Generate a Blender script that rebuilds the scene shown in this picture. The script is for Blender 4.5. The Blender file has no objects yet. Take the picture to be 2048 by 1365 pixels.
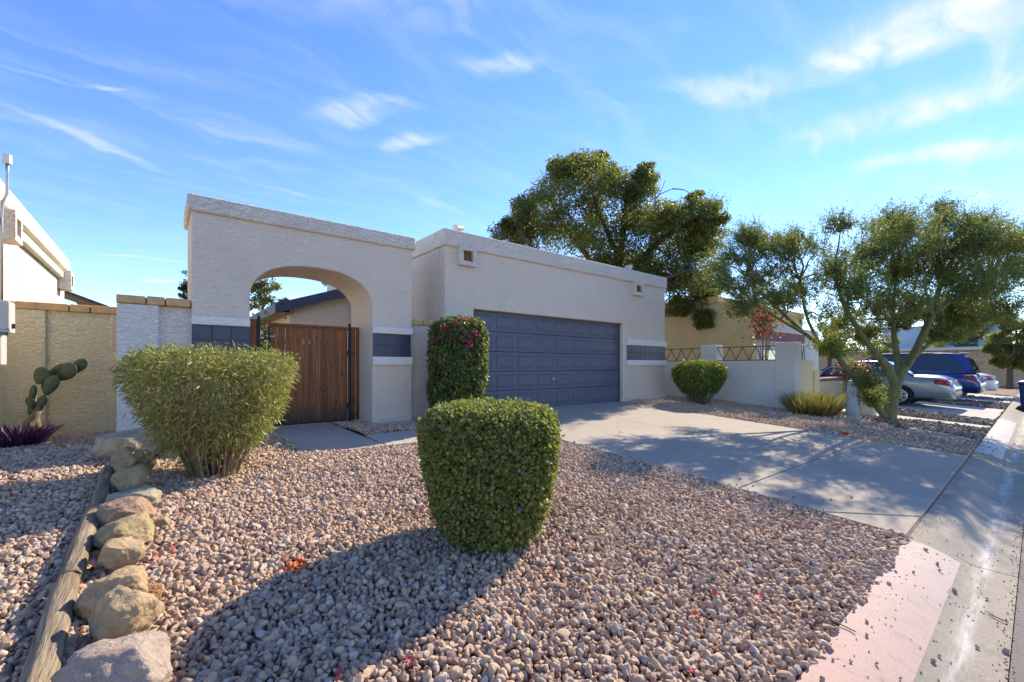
import bpy, bmesh, math, random
import numpy as np
from mathutils import Vector, Matrix, noise as mnoise

random.seed(7)
RNG = np.random.default_rng(11)
SC = bpy.context.scene
COL = SC.collection
R = math.radians

# ------------------------------------------------------------------ camera, world, sun, exposure
# x runs along the street (away to the right), y runs from the street towards the house, z = 0 is the garage slab
CAMZ = .942
FPX = 883.0
fw = np.array([.625, .781]); fw /= np.hypot(*fw)
rt = np.array([fw[1], -fw[0]])
cam_d = bpy.data.cameras.new('camera')
cam = bpy.data.objects.new('camera', cam_d)
COL.objects.link(cam)
cam.location = (0, 0, CAMZ)
cam.rotation_euler = (R(90), 0, -math.atan2(fw[0], fw[1]))
cam_d.sensor_width = 36
cam_d.lens = 36 * FPX / 2048
cam_d.shift_y = 52.5 / 2048
cam_d.clip_start = .05
cam_d.clip_end = 3000
SC.camera = cam

SUN_AZ = R(12.0)      # measured from +x towards +y
SUN_EL = R(33.5)
world = bpy.data.worlds.new('World'); SC.world = world
world.use_nodes = True
SC.view_settings.view_transform = 'Standard'
SC.view_settings.look = 'None'
SC.view_settings.gamma = 1
SC.view_settings.use_curve_mapping = False
SC.view_settings.exposure = 1.36
SKY_STRENGTH = .125
sd = bpy.data.lights.new('sun', 'SUN')
sd.energy = 3.5
sd.angle = R(.55)
sd.color = (1, .87, .69)
sun = bpy.data.objects.new('sun', sd); COL.objects.link(sun)
S = Vector((math.cos(SUN_AZ) * math.cos(SUN_EL), math.sin(SUN_AZ) * math.cos(SUN_EL), math.sin(SUN_EL)))
sun.rotation_euler = (-S).to_track_quat('-Z', 'Y').to_euler()
sun.location = S * 60

# ---- pixel helpers: a pixel gives a direction, the distance comes from a plane it lies on
def ray(x, y):
    d = fw * FPX + rt * (x - 1024.)
    return np.array([d[0], d[1], 735. - y]) / FPX
def at_gnd(x, y, a=-.519, b=.069):
    r = ray(x, y); k = (a - CAMZ) / (r[2] - b * r[1]); p = k * r; p[2] += CAMZ; return p
def at_y(x, y, v):
    r = ray(x, y); p = r * v / r[1]; p[2] += CAMZ; return p
def at_x(x, y, u):
    r = ray(x, y); p = r * u / r[0]; p[2] += CAMZ; return p
def at_d(x, y, d):
    r = ray(x, y); p = r * d; p[2] += CAMZ; return p      # d = distance along the view axis
def kerb_y(u): return .70 + .022 * u
def lin(v): return -.519 + .069 * v
def gz(u, v):
    z = lin(v)
    if u < 4.7:
        z = min(z, -.05)
    return min(z, 0.0)
def lump(u, v):
    return .010 * math.sin(u * 3.1 + v * 1.7) + .008 * math.sin(u * 7.3 - v * 5.1 + 1) + .006 * math.sin(v * 9.7 + u * 2.3)

# ---- sky
nt = world.node_tree
for n in list(nt.nodes): nt.nodes.remove(n)
def N(t, typ, **kw):
    n = t.nodes.new(typ)
    for k, v in kw.items():
        if k in ('ins',):
            for kk, vv in v.items(): n.inputs[kk].default_value = vv
        else: setattr(n, k, v)
    return n
out = N(nt, 'ShaderNodeOutputWorld')
bg = N(nt, 'ShaderNodeBackground')
sky = N(nt, 'ShaderNodeTexSky', sky_type='NISHITA', sun_disc=False, sun_elevation=SUN_EL, sun_rotation=R(90) - SUN_AZ,
        altitude=400, air_density=1.0, dust_density=.0, ozone_density=3.0)
bg.inputs['Strength'].default_value = SKY_STRENGTH
tc = N(nt, 'ShaderNodeTexCoord')
sep = N(nt, 'ShaderNodeSeparateXYZ'); nt.links.new(tc.outputs['Generated'], sep.inputs[0])
zz = N(nt, 'ShaderNodeMath', operation='MAXIMUM', ins={1: 0.0}); nt.links.new(sep.outputs[2], zz.inputs[0])
zz2 = N(nt, 'ShaderNodeMath', operation='ADD', ins={1: .10}); nt.links.new(zz.outputs[0], zz2.inputs[0])
dv = N(nt, 'ShaderNodeVectorMath', operation='DIVIDE'); nt.links.new(tc.outputs['Generated'], dv.inputs[0])
cmb = N(nt, 'ShaderNodeCombineXYZ')
for i in range(3): nt.links.new(zz2.outputs[0], cmb.inputs[i])
nt.links.new(cmb.outputs[0], dv.inputs[1])
pl0 = N(nt, 'ShaderNodeVectorMath', operation='MULTIPLY', ins={1: (1, 1, 0)}); nt.links.new(dv.outputs[0], pl0.inputs[0])
# warp the cloud plane a little so that no wisp keeps a clean outline
wn = N(nt, 'ShaderNodeTexNoise', ins={'Scale': 1.6, 'Detail': 5.0, 'Roughness': .55}); nt.links.new(pl0.outputs[0], wn.inputs['Vector'])
wn1 = N(nt, 'ShaderNodeVectorMath', operation='SUBTRACT', ins={1: (.5, .5, .5)}); nt.links.new(wn.outputs['Color'], wn1.inputs[0])
wn2 = N(nt, 'ShaderNodeVectorMath', operation='SCALE', ins={'Scale': .38}); nt.links.new(wn1.outputs[0], wn2.inputs[0])
pl = N(nt, 'ShaderNodeVectorMath', operation='ADD'); nt.links.new(pl0.outputs[0], pl.inputs[0]); nt.links.new(wn2.outputs[0], pl.inputs[1])
def plane_pt(px, py):
    r = ray(px, py); r = r / np.linalg.norm(r); return r[:2] / (max(r[2], 0) + .10)
def blob(pa, pb, width, amp):
    """a wisp lying between two directions of the sky"""
    a = plane_pt(*pa); b = plane_pt(*pb); c = (a + b) / 2; d = b - a; ln = np.hypot(*d) / 2
    m = N(nt, 'ShaderNodeMapping', vector_type='TEXTURE')
    m.inputs['Location'].default_value = (c[0], c[1], 0)
    m.inputs['Rotation'].default_value = (0, 0, math.atan2(d[1], d[0]))
    m.inputs['Scale'].default_value = (ln * 1.25, width * ln, 1)
    nt.links.new(pl.outputs[0], m.inputs[0])
    l = N(nt, 'ShaderNodeVectorMath', operation='LENGTH'); nt.links.new(m.outputs[0], l.inputs[0])
    mr = N(nt, 'ShaderNodeMapRange', interpolation_type='SMOOTHERSTEP', ins={1: 1.0, 2: 0.0, 3: 0.0, 4: amp})
    nt.links.new(l.outputs['Value'], mr.inputs[0])
    return mr.outputs[0]
wisps = [((860, 112), (1100, 100), .44, .75), ((600, 238), (840, 212), .50, .75), ((745, 302), (910, 290), .46, .55),
         ((760, 45), (950, 28), .3, .25), ((140, 185), (240, 175), .3, .35), ((-60, 205), (400, 365), .13, .34), ((100, 150), (700, 330), .5, .12),
         ((-40, 140), (180, 190), .22, .2), ((1280, 170), (1540, 205), .40, .55), ((1380, 200), (1860, 90), .42, .80),
         ((1560, 120), (2120, 10), .62, .80), ((1540, 305), (2120, 150), .50, .80), ((1700, 335), (2120, 290), .36, .65),
         ((1940, 30), (2070, 190), .6, .5), ((1800, 20), (2080, -60), .8, .6), ((1680, 430), (1860, 425), .2, .40), ((560, 20), (1100, -30), .2, .22),
         ((100, 500), (420, 530), .12, .4), ((290, 565), (380, 560), .55, .75), ((600, 590), (560, 610), .8, .8), ((2050, 390), (1850, 370), .2, .4),
         ((820, 400), (1000, 440), .16, .22), ((400, 330), (760, 430), .10, .22)]
tot = None
for w in wisps:
    o = blob(*w)
    if tot is None: tot = o
    else:
        a_ = N(nt, 'ShaderNodeMath', operation='ADD'); nt.links.new(tot, a_.inputs[0]); nt.links.new(o, a_.inputs[1]); tot = a_.outputs[0]
mp = N(nt, 'ShaderNodeMapping'); mp.inputs['Rotation'].default_value = (0, 0, R(-20)); mp.inputs['Scale'].default_value = (1.0, 3.4, 1)
nt.links.new(pl.outputs[0], mp.inputs[0])
n1 = N(nt, 'ShaderNodeTexNoise', ins={'Scale': 2.2, 'Detail': 8.0, 'Roughness': .55, 'Distortion': .6}); nt.links.new(mp.outputs[0], n1.inputs['Vector'])
r1 = N(nt, 'ShaderNodeMapRange', interpolation_type='SMOOTHSTEP', ins={1: .28, 2: .72, 3: .12, 4: 1.35}); nt.links.new(n1.outputs[0], r1.inputs[0])
ml = N(nt, 'ShaderNodeMath', operation='MULTIPLY'); nt.links.new(tot, ml.inputs[0]); nt.links.new(r1.outputs[0], ml.inputs[1])
# thin general veil
r2 = N(nt, 'ShaderNodeMapRange', interpolation_type='SMOOTHSTEP', ins={1: .40, 2: .85, 3: 0.0, 4: .20}); nt.links.new(n1.outputs[0], r2.inputs[0])
ad = N(nt, 'ShaderNodeMath', operation='ADD', use_clamp=True); nt.links.new(ml.outputs[0], ad.inputs[0]); nt.links.new(r2.outputs[0], ad.inputs[1])
hs = N(nt, 'ShaderNodeHueSaturation', ins={'Hue': .514, 'Saturation': 1.18, 'Value': 1.0}); nt.links.new(sky.outputs[0], hs.inputs['Color'])
mixc = N(nt, 'ShaderNodeMix', data_type='RGBA'); mixc.inputs['B'].default_value = (3.0, 3.25, 3.85, 1)
nt.links.new(ad.outputs[0], mixc.inputs['Factor']); nt.links.new(hs.outputs[0], mixc.inputs['A'])
nt.links.new(mixc.outputs['Result'], bg.inputs['Color']); nt.links.new(bg.outputs[0], out.inputs[0])

# ------------------------------------------------------------------ materials
MATS = {}
def newmat(name):
    m = bpy.data.materials.new(name); m.use_nodes = True
    t = m.node_tree; b = t.nodes['Principled BSDF']
    MATS[name] = m
    return m, t, b
def L(t, a, b): t.links.new(a, b)
def ramp(t, fac, stops):
    r = N(t, 'ShaderNodeValToRGB'); e = r.color_ramp.elements
    while len(e) < len(stops): e.new(.5)
    for i, (p, c) in enumerate(stops): e[i].position = p; e[i].color = (*c, 1)
    L(t, fac, r.inputs[0]); return r.outputs[0]
def coords(t, scale=(1, 1, 1), rot=(0, 0, 0), kind='Object'):
    c = N(t, 'ShaderNodeTexCoord'); m = N(t, 'ShaderNodeMapping')
    m.inputs['Scale'].default_value = scale; m.inputs['Rotation'].default_value = rot
    L(t, c.outputs[kind], m.inputs[0]); return m.outputs[0]
def nz(t, vec, scale, detail=4., rough=.55, dist=0.):
    n = N(t, 'ShaderNodeTexNoise', ins={'Scale': scale, 'Detail': detail, 'Roughness': rough, 'Distortion': dist})
    L(t, vec, n.inputs['Vector']); return n.outputs[0]
def bump(t, b, h, strength=.5, dist=.01, prev=None):
    n = N(t, 'ShaderNodeBump', ins={'Strength': strength, 'Distance': dist}); L(t, h, n.inputs['Height'])
    if prev: L(t, prev, n.inputs['Normal'])
    L(t, n.outputs[0], b.inputs['Normal']); return n.outputs[0]
def mix(t, f, a, b_):
    m = N(t, 'ShaderNodeMix', data_type='RGBA')
    for sock, v in (('Factor', f), ('A', a), ('B', b_)):
        if hasattr(v, 'is_output'): L(t, v, m.inputs[sock])
        else: m.inputs[sock].default_value = (*v, 1) if isinstance(v, tuple) else v
    return m.outputs['Result']
def mrange(t, v, a, b_, c=0., d=1.):
    m = N(t, 'ShaderNodeMapRange', ins={1: a, 2: b_, 3: c, 4: d}); L(t, v, m.inputs[0]); return m.outputs[0]

def stucco(name, c1, c2, ripple=1.0, dirt=(.30, .26, .20)):
    m, t, b = newmat(name)
    v = coords(t)
    base = ramp(t, nz(t, v, 1.3, 5, .6), [(.3, c1), (.7, c2)])
    fine = nz(t, v, 60, 3, .6)
    col = mix(t, mrange(t, fine, .25, .8, 0, .16), base, tuple(x * .72 for x in c1))
    # splash-back dust and streaks near the foot: a soft band with a ragged upper edge
    streak = nz(t, coords(t, (9, 9, .6)), 1.0, 4, .6)
    col = mix(t, mrange(t, streak, .58, .8, 0, .22), col, tuple(x * .78 for x in c2))
    L(t, col, b.inputs['Base Color'])
    b.inputs['Roughness'].default_value = .88
    b.inputs['Specular IOR Level'].default_value = .25
    v2 = coords(t, (1, 1, 2.1))
    rip = nz(t, v2, 15, 4, .5, 1.4)
    rr = mrange(t, rip, .38, .62)
    n1 = bump(t, b, rr, .55 * ripple, .012)
    bump(t, b, fine, .45, .006, n1)
    return m
stucco('stucco_cream', (.72, .61, .48), (.78, .665, .53), 1.3)
stucco('stucco_cap', (.75, .66, .54), (.82, .73, .61), 1.9)
stucco('stucco_white', (.75, .69, .61), (.81, .74, .65), 1.6)
stucco('stucco_yellow', (.78, .66, .40), (.82, .71, .46), 1.7)
stucco('stucco_ivory', (.72, .67, .53), (.79, .74, .60), 1.7)
stucco('stucco_trim', (.80, .745, .67), (.85, .80, .73), 1.2)
stucco('stucco_ochre', (.60, .46, .20), (.67, .53, .26), 1.6)
stucco('stucco_greywhite', (.68, .655, .60), (.74, .715, .66), 1.5)

def simple(name, col, rough=.6, metal=0., var=.12, scale=8., bmp=0., bscale=40., coat=0., spec=.5, bdist=.004):
    m, t, b = newmat(name)
    v = coords(t)
    c = ramp(t, nz(t, v, scale, 5, .6), [(.25, tuple(max(0, x * (1 - var)) for x in col)), (.75, tuple(min(1, x * (1 + var)) for x in col))])
    L(t, c, b.inputs['Base Color'])
    b.inputs['Roughness'].default_value = rough; b.inputs['Metallic'].default_value = metal
    b.inputs['Coat Weight'].default_value = coat; b.inputs['Specular IOR Level'].default_value = spec
    if bmp: bump(t, b, nz(t, v, bscale, 5, .6), bmp, bdist)
    return m
simple('door_blue', (.092, .102, .145), .42, 0, .07, 3, .12, 200, 0, .5, .002)
simple('tile_blue', (.042, .05, .088), .35, 0, .18, 6, .15, 60)
simple('grout', (.10, .11, .15), .9, 0, .2, 30)
simple('cap_brick', (.58, .35, .16), .85, 0, .28, 9, .6, 60)
simple('mortar', (.12, .075, .04), .95, 0, .2, 30)
simple('red_brick', (.30, .12, .06), .85, 0, .2, 14, .5, 60)
simple('black_metal', (.018, .018, .02), .5, .3, .2, 12)
simple('grey_metal', (.36, .37, .38), .35, .85, .12, 10)
simple('meter_grey', (.52, .51, .48), .45, .1, .1, 10)
simple('brass', (.62, .47, .20), .35, .9, .1, 30)
simple('fascia_blue', (.045, .055, .085), .6, 0, .15, 5)
simple('fascia_grey', (.17, .165, .15), .7, 0, .15, 5)
simple('roof_shingle', (.10, .085, .07), .9, 0, .3, 30, .6, 30)
simple('wood_tan', (.34, .21, .09), .8, 0, .2, 12)
simple('fascia_red', (.22, .035, .03), .65, 0, .2, 6)
simple('pedestal_blue', (.36, .45, .50), .55, 0, .08, 6)
simple('pedestal_white', (.58, .56, .52), .6, 0, .1, 6)
simple('plastic_blue', (.012, .025, .16), .38, 0, .15, 8)
simple('rubber', (.012, .012, .012), .85, 0, .2, 20)
simple('alloy', (.55, .55, .56), .3, .9, .06, 20)
simple('white_lamp', (.42, .38, .33), .5, 0, .1, 20)
simple('interior_dark', (.02, .02, .02), .9)
simple('terracotta', (.38, .15, .06), .8, 0, .15, 10)
simple('vent_wood', (.16, .085, .04), .8, 0, .3, 20)
for nm, c in (('paint_silver', (.27, .32, .36)), ('paint_navy', (.02, .05, .22)), ('paint_white', (.72, .72, .70))):
    m = simple(nm, c, .32, .55 if nm != 'paint_white' else 0, .03, 3, 0, 40, .8)
def glassy(name, col, rough=.06):
    m, t, b = newmat(name)
    b.inputs['Base Color'].default_value = (*col, 1); b.inputs['Roughness'].default_value = rough
    b.inputs['Specular IOR Level'].default_value = .8; b.inputs['Coat Weight'].default_value = .6
glassy('car_glass', (.012, .016, .022))
glassy('lamp_red', (.42, .015, .010), .15)
glassy('lamp_clear', (.65, .62, .60), .12)
glassy('window_glass', (.05, .07, .10))

def concrete(name, c1, c2, stains=.5):
    m, t, b = newmat(name)
    v = coords(t)
    big = nz(t, v, .9, 6, .62, .4)
    c = ramp(t, big, [(.28, c1), (.72, c2)])
    sp = nz(t, v, 90, 3, .7)
    c = mix(t, mrange(t, sp, .36, .68, 0, .5), c, tuple(x * .55 for x in c1))
    c = mix(t, mrange(t, nz(t, v, 22, 5, .75), .52, .72, 0, .35), c, tuple(min(1, x * 1.25) for x in c2))
    st = nz(t, v, 3.6, 7, .7, .8)
    c = mix(t, mrange(t, st, .56, .74, 0, stains), c, tuple(x * .66 for x in c1))
    # hairline cracks
    vo = N(t, 'ShaderNodeTexVoronoi', feature='DISTANCE_TO_EDGE', ins={'Scale': .42}); 
    wob = N(t, 'ShaderNodeTexNoise', ins={'Scale': 3., 'Detail': 5.}); L(t, v, wob.inputs['Vector'])
    va = N(t, 'ShaderNodeVectorMath', operation='ADD'); L(t, v, va.inputs[0]); 
    vs = N(t, 'ShaderNodeVectorMath', operation='SCALE', ins={'Scale': .35}); L(t, wob.outputs['Color'], vs.inputs[0]); L(t, vs.outputs[0], va.inputs[1])
    L(t, va.outputs[0], vo.inputs['Vector'])
    c = mix(t, mrange(t, vo.outputs['Distance'], .0, .006, .35, 0), c, tuple(x * .35 for x in c1))
    L(t, c, b.inputs['Base Color']); b.inputs['Roughness'].default_value = .92; b.inputs['Specular IOR Level'].default_value = .25
    bump(t, b, sp, .35, .004)
    return m, t, b
concrete('concrete_drive', (.37, .315, .245), (.45, .39, .305), .42)
concrete('concrete_walk', (.42, .36, .285), (.50, .435, .345), .25)
concrete('concrete_slab', (.46, .43, .38), (.54, .50, .44), .25)
concrete('asphalt', (.17, .15, .13), (.23, .205, .175), .4)
# kerb: bare concrete with worn paint by zone; object coords: x along the street, y across (0 at the kerb's back edge)
def kerbmat():
    m, t, b = concrete('kerb_concrete', (.30, .26, .20), (.40, .35, .275), .6)
    c0 = b.inputs['Base Color'].links[0].from_socket
    v = coords(t); s = N(t, 'ShaderNodeSeparateXYZ'); L(t, v, s.inputs[0])
    wob = nz(t, v, 2.0, 4, .6)
    x2 = N(t, 'ShaderNodeMath', operation='MULTIPLY_ADD', ins={1: .05}); L(t, wob, x2.inputs[0]); L(t, s.outputs[0], x2.inputs[2])
    wear = mrange(t, nz(t, coords(t, (1, 3, 1)), 30, 6, .8), .30, .52, .45, 1.)
    big = mrange(t, nz(t, v, 2.2, 5, .7), .28, .5, .75, 1.0)
    def math2(op, a, b_):
        n = N(t, 'ShaderNodeMath', operation=op)
        for i, q in enumerate((a, b_)):
            if hasattr(q, 'is_output'): L(t, q, n.inputs[i])
            else: n.inputs[i].default_value = q
        return n.outputs[0]
    ymask = math2('MULTIPLY', math2('GREATER_THAN', s.outputs[1], -.315), math2('LESS_THAN', s.outputs[1], .01))
    w = math2('MULTIPLY', math2('MULTIPLY', wear, big), ymask)
    pink = math2('MULTIPLY', w, math2('LESS_THAN', x2.outputs[0], 4.78))
    white = math2('MULTIPLY', w, math2('MULTIPLY', math2('GREATER_THAN', x2.outputs[0], 10.55), math2('LESS_THAN', x2.outputs[0], 17.6)))
    fade = ramp(t, mrange(t, x2.outputs[0], 1.2, 4.6), [(0, (.56, .33, .25)), (1, (.60, .47, .40))])
    c = mix(t, math2('MULTIPLY', pink, .85), c0, fade)
    c = mix(t, math2('MULTIPLY', white, .85), c, (.60, .57, .51))
    c = mix(t, mrange(t, nz(t, coords(t, (2, .7, 1), (0, 0, .6)), 7, 8, .75, .6), .52, .74, 0, .45), c, (.22, .18, .135))
    # pale lime streak where water runs in the gutter
    vs = coords(t, (.8, 6, 1)); stn = nz(t, vs, 2.5, 6, .7)
    lane = math2('MULTIPLY', mrange(t, math2('ABSOLUTE', math2('ADD', s.outputs[1], .43), 0), 0, .07, 1, 0), mrange(t, stn, .42, .62))
    c = mix(t, math2('MULTIPLY', lane, .75), c, (.66, .64, .58))
    L(t, c, b.inputs['Base Color'])
kerbmat()

def gravelmat(name, stops, bm=.6):
    m, t, b = newmat(name)
    a = N(t, 'ShaderNodeAttribute', attribute_type='INSTANCER', attribute_name='rnd')
    c = ramp(t, a.outputs['Fac'], stops)
    g = nz(t, coords(t), 2.6, 5, .65)
    c = mix(t, mrange(t, g, .35, .75, 0, .35), c, (.70, .55, .39))
    a2 = N(t, 'ShaderNodeAttribute', attribute_type='INSTANCER', attribute_name='paint')
    pv = N(t, 'ShaderNodeSeparateXYZ'); L(t, a2.outputs['Vector'], pv.inputs[0])
    c = mix(t, pv.outputs[0], c, (.80, .13, .015))
    c = mix(t, pv.outputs[1], c, (.20, .26, .40))
    L(t, c, b.inputs['Base Color']); b.inputs['Roughness'].default_value = .9; b.inputs['Specular IOR Level'].default_value = .25
    bump(t, b, nz(t, coords(t), 5, 6, .7), bm, .12)
gravelmat('gravel_pink', [(0, (.34, .205, .15)), (.15, (.58, .37, .265)), (.45, (.70, .475, .31)), (.8, (.77, .56, .375)), (.93, (.79, .65, .49)), (1, (.48, .42, .40))])
gravelmat('gravel_tan', [(0, (.38, .24, .17)), (.2, (.64, .44, .30)), (.6, (.75, .55, .385)), (.9, (.80, .65, .49)), (1, (.45, .2, .13))])
gravelmat('gravel_dark', [(0, (.09, .08, .075)), (.4, (.20, .175, .155)), (.8, (.30, .26, .22)), (1, (.44, .40, .34))])
simple('soil', (.22, .145, .105), .95, 0, .3, 12, .8, 30, 0, .2, .02)
simple('desert', (.30, .24, .18), .95, 0, .25, .6, .5, 5, 0, .2)

def leafmat(name, stops, trans=.35, rough=.5, tcol=None):
    m, t, b = newmat(name)
    a = N(t, 'ShaderNodeAttribute', attribute_name='rnd')
    c = ramp(t, a.outputs['Fac'], stops)
    L(t, c, b.inputs['Base Color']); b.inputs['Roughness'].default_value = rough; b.inputs['Specular IOR Level'].default_value = .45
    tr = N(t, 'ShaderNodeBsdfTranslucent')
    tcx = mix(t, .6, c, tcol or (.36, .42, .06)); L(t, tcx, tr.inputs['Color'])
    ms = N(t, 'ShaderNodeMixShader', ins={0: trans}); L(t, b.outputs[0], ms.inputs[1]); L(t, tr.outputs[0], ms.inputs[2])
    L(t, ms.outputs[0], t.nodes['Material Output'].inputs[0])
leafmat('leaf_round', [(0, (.065, .095, .025)), (.45, (.16, .185, .045)), (.85, (.27, .285, .085)), (.97, (.34, .33, .13)), (1, (.30, .18, .08))])
leafmat('leaf_lance', [(0, (.10, .12, .035)), (.4, (.26, .25, .07)), (.8, (.42, .39, .14)), (.94, (.50, .47, .24)), (1, (.42, .25, .07))], .35, .38)
leafmat('leaf_bougain', [(0, (.035, .065, .02)), (.6, (.085, .13, .038)), (.95, (.17, .20, .065)), (1, (.24, .18, .06))], .3, .4)
leafmat('bract_pink', [(0, (.34, .02, .09)), (1, (.52, .07, .22))], .35, .6, (.6, .05, .2))
leafmat('bract_violet', [(0, (.12, .06, .36)), (1, (.24, .14, .5))], .3, .6, (.3, .1, .5))
leafmat('leaf_ash', [(0, (.045, .055, .015)), (.4, (.095, .11, .026)), (.8, (.16, .165, .04)), (.95, (.25, .21, .045)), (1, (.32, .22, .045))], .42, .5)
leafmat('leaf_paloverde', [(0, (.06, .085, .022)), (.5, (.115, .15, .036)), (.9, (.19, .22, .055)), (1, (.26, .26, .08))], .4, .55)
leafmat('leaf_yellowgreen', [(0, (.09, .12, .02)), (.6, (.19, .22, .04)), (1, (.32, .27, .05))], .45, .5)
leafmat('leaf_dark', [(0, (.02, .035, .012)), (.7, (.05, .075, .022)), (1, (.09, .11, .03))], .3, .5)
leafmat('leaf_bright', [(0, (.05, .09, .018)), (.6, (.10, .17, .03)), (1, (.19, .25, .05))], .4, .45)
leafmat('blade_aloe', [(0, (.10, .07, .03)), (.5, (.21, .15, .055)), (1, (.38, .25, .09))], .25, .5)
leafmat('leaf_purple', [(0, (.03, .016, .04)), (1, (.085, .045, .10))], .2, .5, (.2, .04, .2))
leafmat('petal_red', [(0, (.40, .02, .03)), (1, (.55, .08, .12))], .3, .6, (.7, .05, .1))
leafmat('leaf_red', [(0, (.45, .03, .03)), (1, (.65, .10, .12))], .3, .6, (.7, .05, .1))
leafmat('straw', [(0, (.25, .18, .09)), (1, (.42, .33, .2))], .2, .8)
def barkmat(name, c1, c2, sc=(14, 14, 2.5), bm=.8):
    m, t, b = newmat(name); v = coords(t, sc)
    n = nz(t, v, 1.5, 6, .65, .4)
    L(t, ramp(t, n, [(.3, c1), (.7, c2)]), b.inputs['Base Color']); b.inputs['Roughness'].default_value = .85
    bump(t, b, n, bm, .02)
barkmat('bark_dark', (.05, .038, .028), (.12, .09, .065))
barkmat('bark_green', (.10, .11, .04), (.20, .20, .08), (6, 6, 2), .35)
barkmat('twig_brown', (.13, .085, .05), (.26, .19, .12))
barkmat('bark_cactus', (.12, .09, .05), (.24, .20, .11))
# split rail log: long grain along y with open cracks
def logmat():
    m, t, b = newmat('log_wood')
    n = nz(t, coords(t, (26, 1.6, 26)), 1.6, 8, .65, .6)
    c = ramp(t, n, [(.28, (.06, .045, .03)), (.42, (.22, .17, .115)), (.62, (.36, .285, .195)), (.8, (.46, .38, .27))])
    L(t, c, b.inputs['Base Color']); b.inputs['Roughness'].default_value = .9; b.inputs['Specular IOR Level'].default_value = .2
    bump(t, b, n, 1.0, .03)
logmat()
def boardmat():
    m, t, b = newmat('gate_wood')
    oi = N(t, 'ShaderNodeObjectInfo')
    off = N(t, 'ShaderNodeVectorMath', operation='ADD'); L(t, coords(t, (34, 34, 1.5)), off.inputs[0])
    sc = N(t, 'ShaderNodeVectorMath', operation='SCALE', ins={'Scale': 37.}); 
    cx = N(t, 'ShaderNodeCombineXYZ'); 
    for i in range(3): L(t, oi.outputs['Random'], cx.inputs[i])
    L(t, cx.outputs[0], sc.inputs[0]); L(t, sc.outputs[0], off.inputs[1])
    n = nz(t, off.outputs[0], 1.0, 7, .6, .8)
    c = ramp(t, n, [(.25, (.10, .032, .011)), (.5, (.25, .09, .027)), (.75, (.42, .175, .058))])
    dark = ramp(t, oi.outputs['Random'], [(0, (.72, .72, .72)), (1, (1.15, 1.1, 1.05))])
    mm = N(t, 'ShaderNodeMix', data_type='RGBA', blend_type='MULTIPLY', ins={'Factor': 1.0}); L(t, c, mm.inputs['A']); L(t, dark, mm.inputs['B']); c = mm.outputs['Result']
    # knots
    vo = N(t, 'ShaderNodeTexVoronoi', ins={'Scale': 1.0, 'Randomness': 1.0}); kk = coords(t, (9, 9, 4.2))
    o2 = N(t, 'ShaderNodeVectorMath', operation='ADD'); L(t, kk, o2.inputs[0]); L(t, sc.outputs[0], o2.inputs[1]); L(t, o2.outputs[0], vo.inputs['Vector'])
    c = mix(t, mrange(t, vo.outputs['Distance'], .10, .17, .9, 0), c, (.03, .009, .004))
    # water-blackened foot of the boards
    s = N(t, 'ShaderNodeSeparateXYZ'); L(t, coords(t), s.inputs[0])
    rag = nz(t, off.outputs[0], .55, 5, .6)
    hgt = N(t, 'ShaderNodeMath', operation='MULTIPLY_ADD', ins={1: -.75}); L(t, rag, hgt.inputs[0]); L(t, s.outputs[2], hgt.inputs[2])
    c = mix(t, mrange(t, hgt.outputs[0], -.30, .06, .88, 0), c, (.028, .024, .026))
    L(t, c, b.inputs['Base Color']); b.inputs['Roughness'].default_value = .6; b.inputs['Specular IOR Level'].default_value = .35
    bump(t, b, n, .5, .006)
boardmat()
def rockmat(name, a, b_, c_):
    m, t, b = newmat(name); v = coords(t)
    n = nz(t, v, 5, 8, .68, .5)
    c = ramp(t, n, [(.25, a), (.5, b_), (.72, c_)])
    sp = nz(t, v, 45, 5, .7)
    c = mix(t, mrange(t, sp, .58, .75, 0, .6), c, tuple(x * .45 for x in a))
    L(t, c, b.inputs['Base Color']); b.inputs['Roughness'].default_value = .92; b.inputs['Specular IOR Level'].default_value = .25
    n1 = bump(t, b, n, 1.0, .06); bump(t, b, sp, 1.0, .014, n1)
rockmat('rock_tan', (.30, .20, .11), (.52, .37, .21), (.66, .50, .31))
rockmat('rock_olive', (.24, .175, .095), (.44, .33, .185), (.58, .475, .28))
rockmat('rock_pink', (.24, .15, .10), (.40, .27, .18), (.50, .38, .28))
rockmat('rock_pale', (.27, .22, .15), (.46, .40, .29), (.58, .51, .39))
rockmat('rock_rose', (.26, .185, .14), (.46, .36, .29), (.66, .56, .47))
rockmat('rock_orange', (.30, .15, .07), (.46, .25, .12), (.52, .33, .19))
def padmat():
    m, t, b = newmat('cactus_pad'); v = coords(t)
    vo = N(t, 'ShaderNodeTexVoronoi', ins={'Scale': 26.}); L(t, v, vo.inputs['Vector'])
    c = ramp(t, nz(t, v, 7, 4), [(.3, (.035, .055, .025)), (.7, (.075, .10, .045))])
    c = mix(t, mrange(t, vo.outputs['Distance'], .12, .2, .8, 0), c, (.24, .22, .12))
    L(t, c, b.inputs['Base Color']); b.inputs['Roughness'].default_value = .6
padmat()
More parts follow.
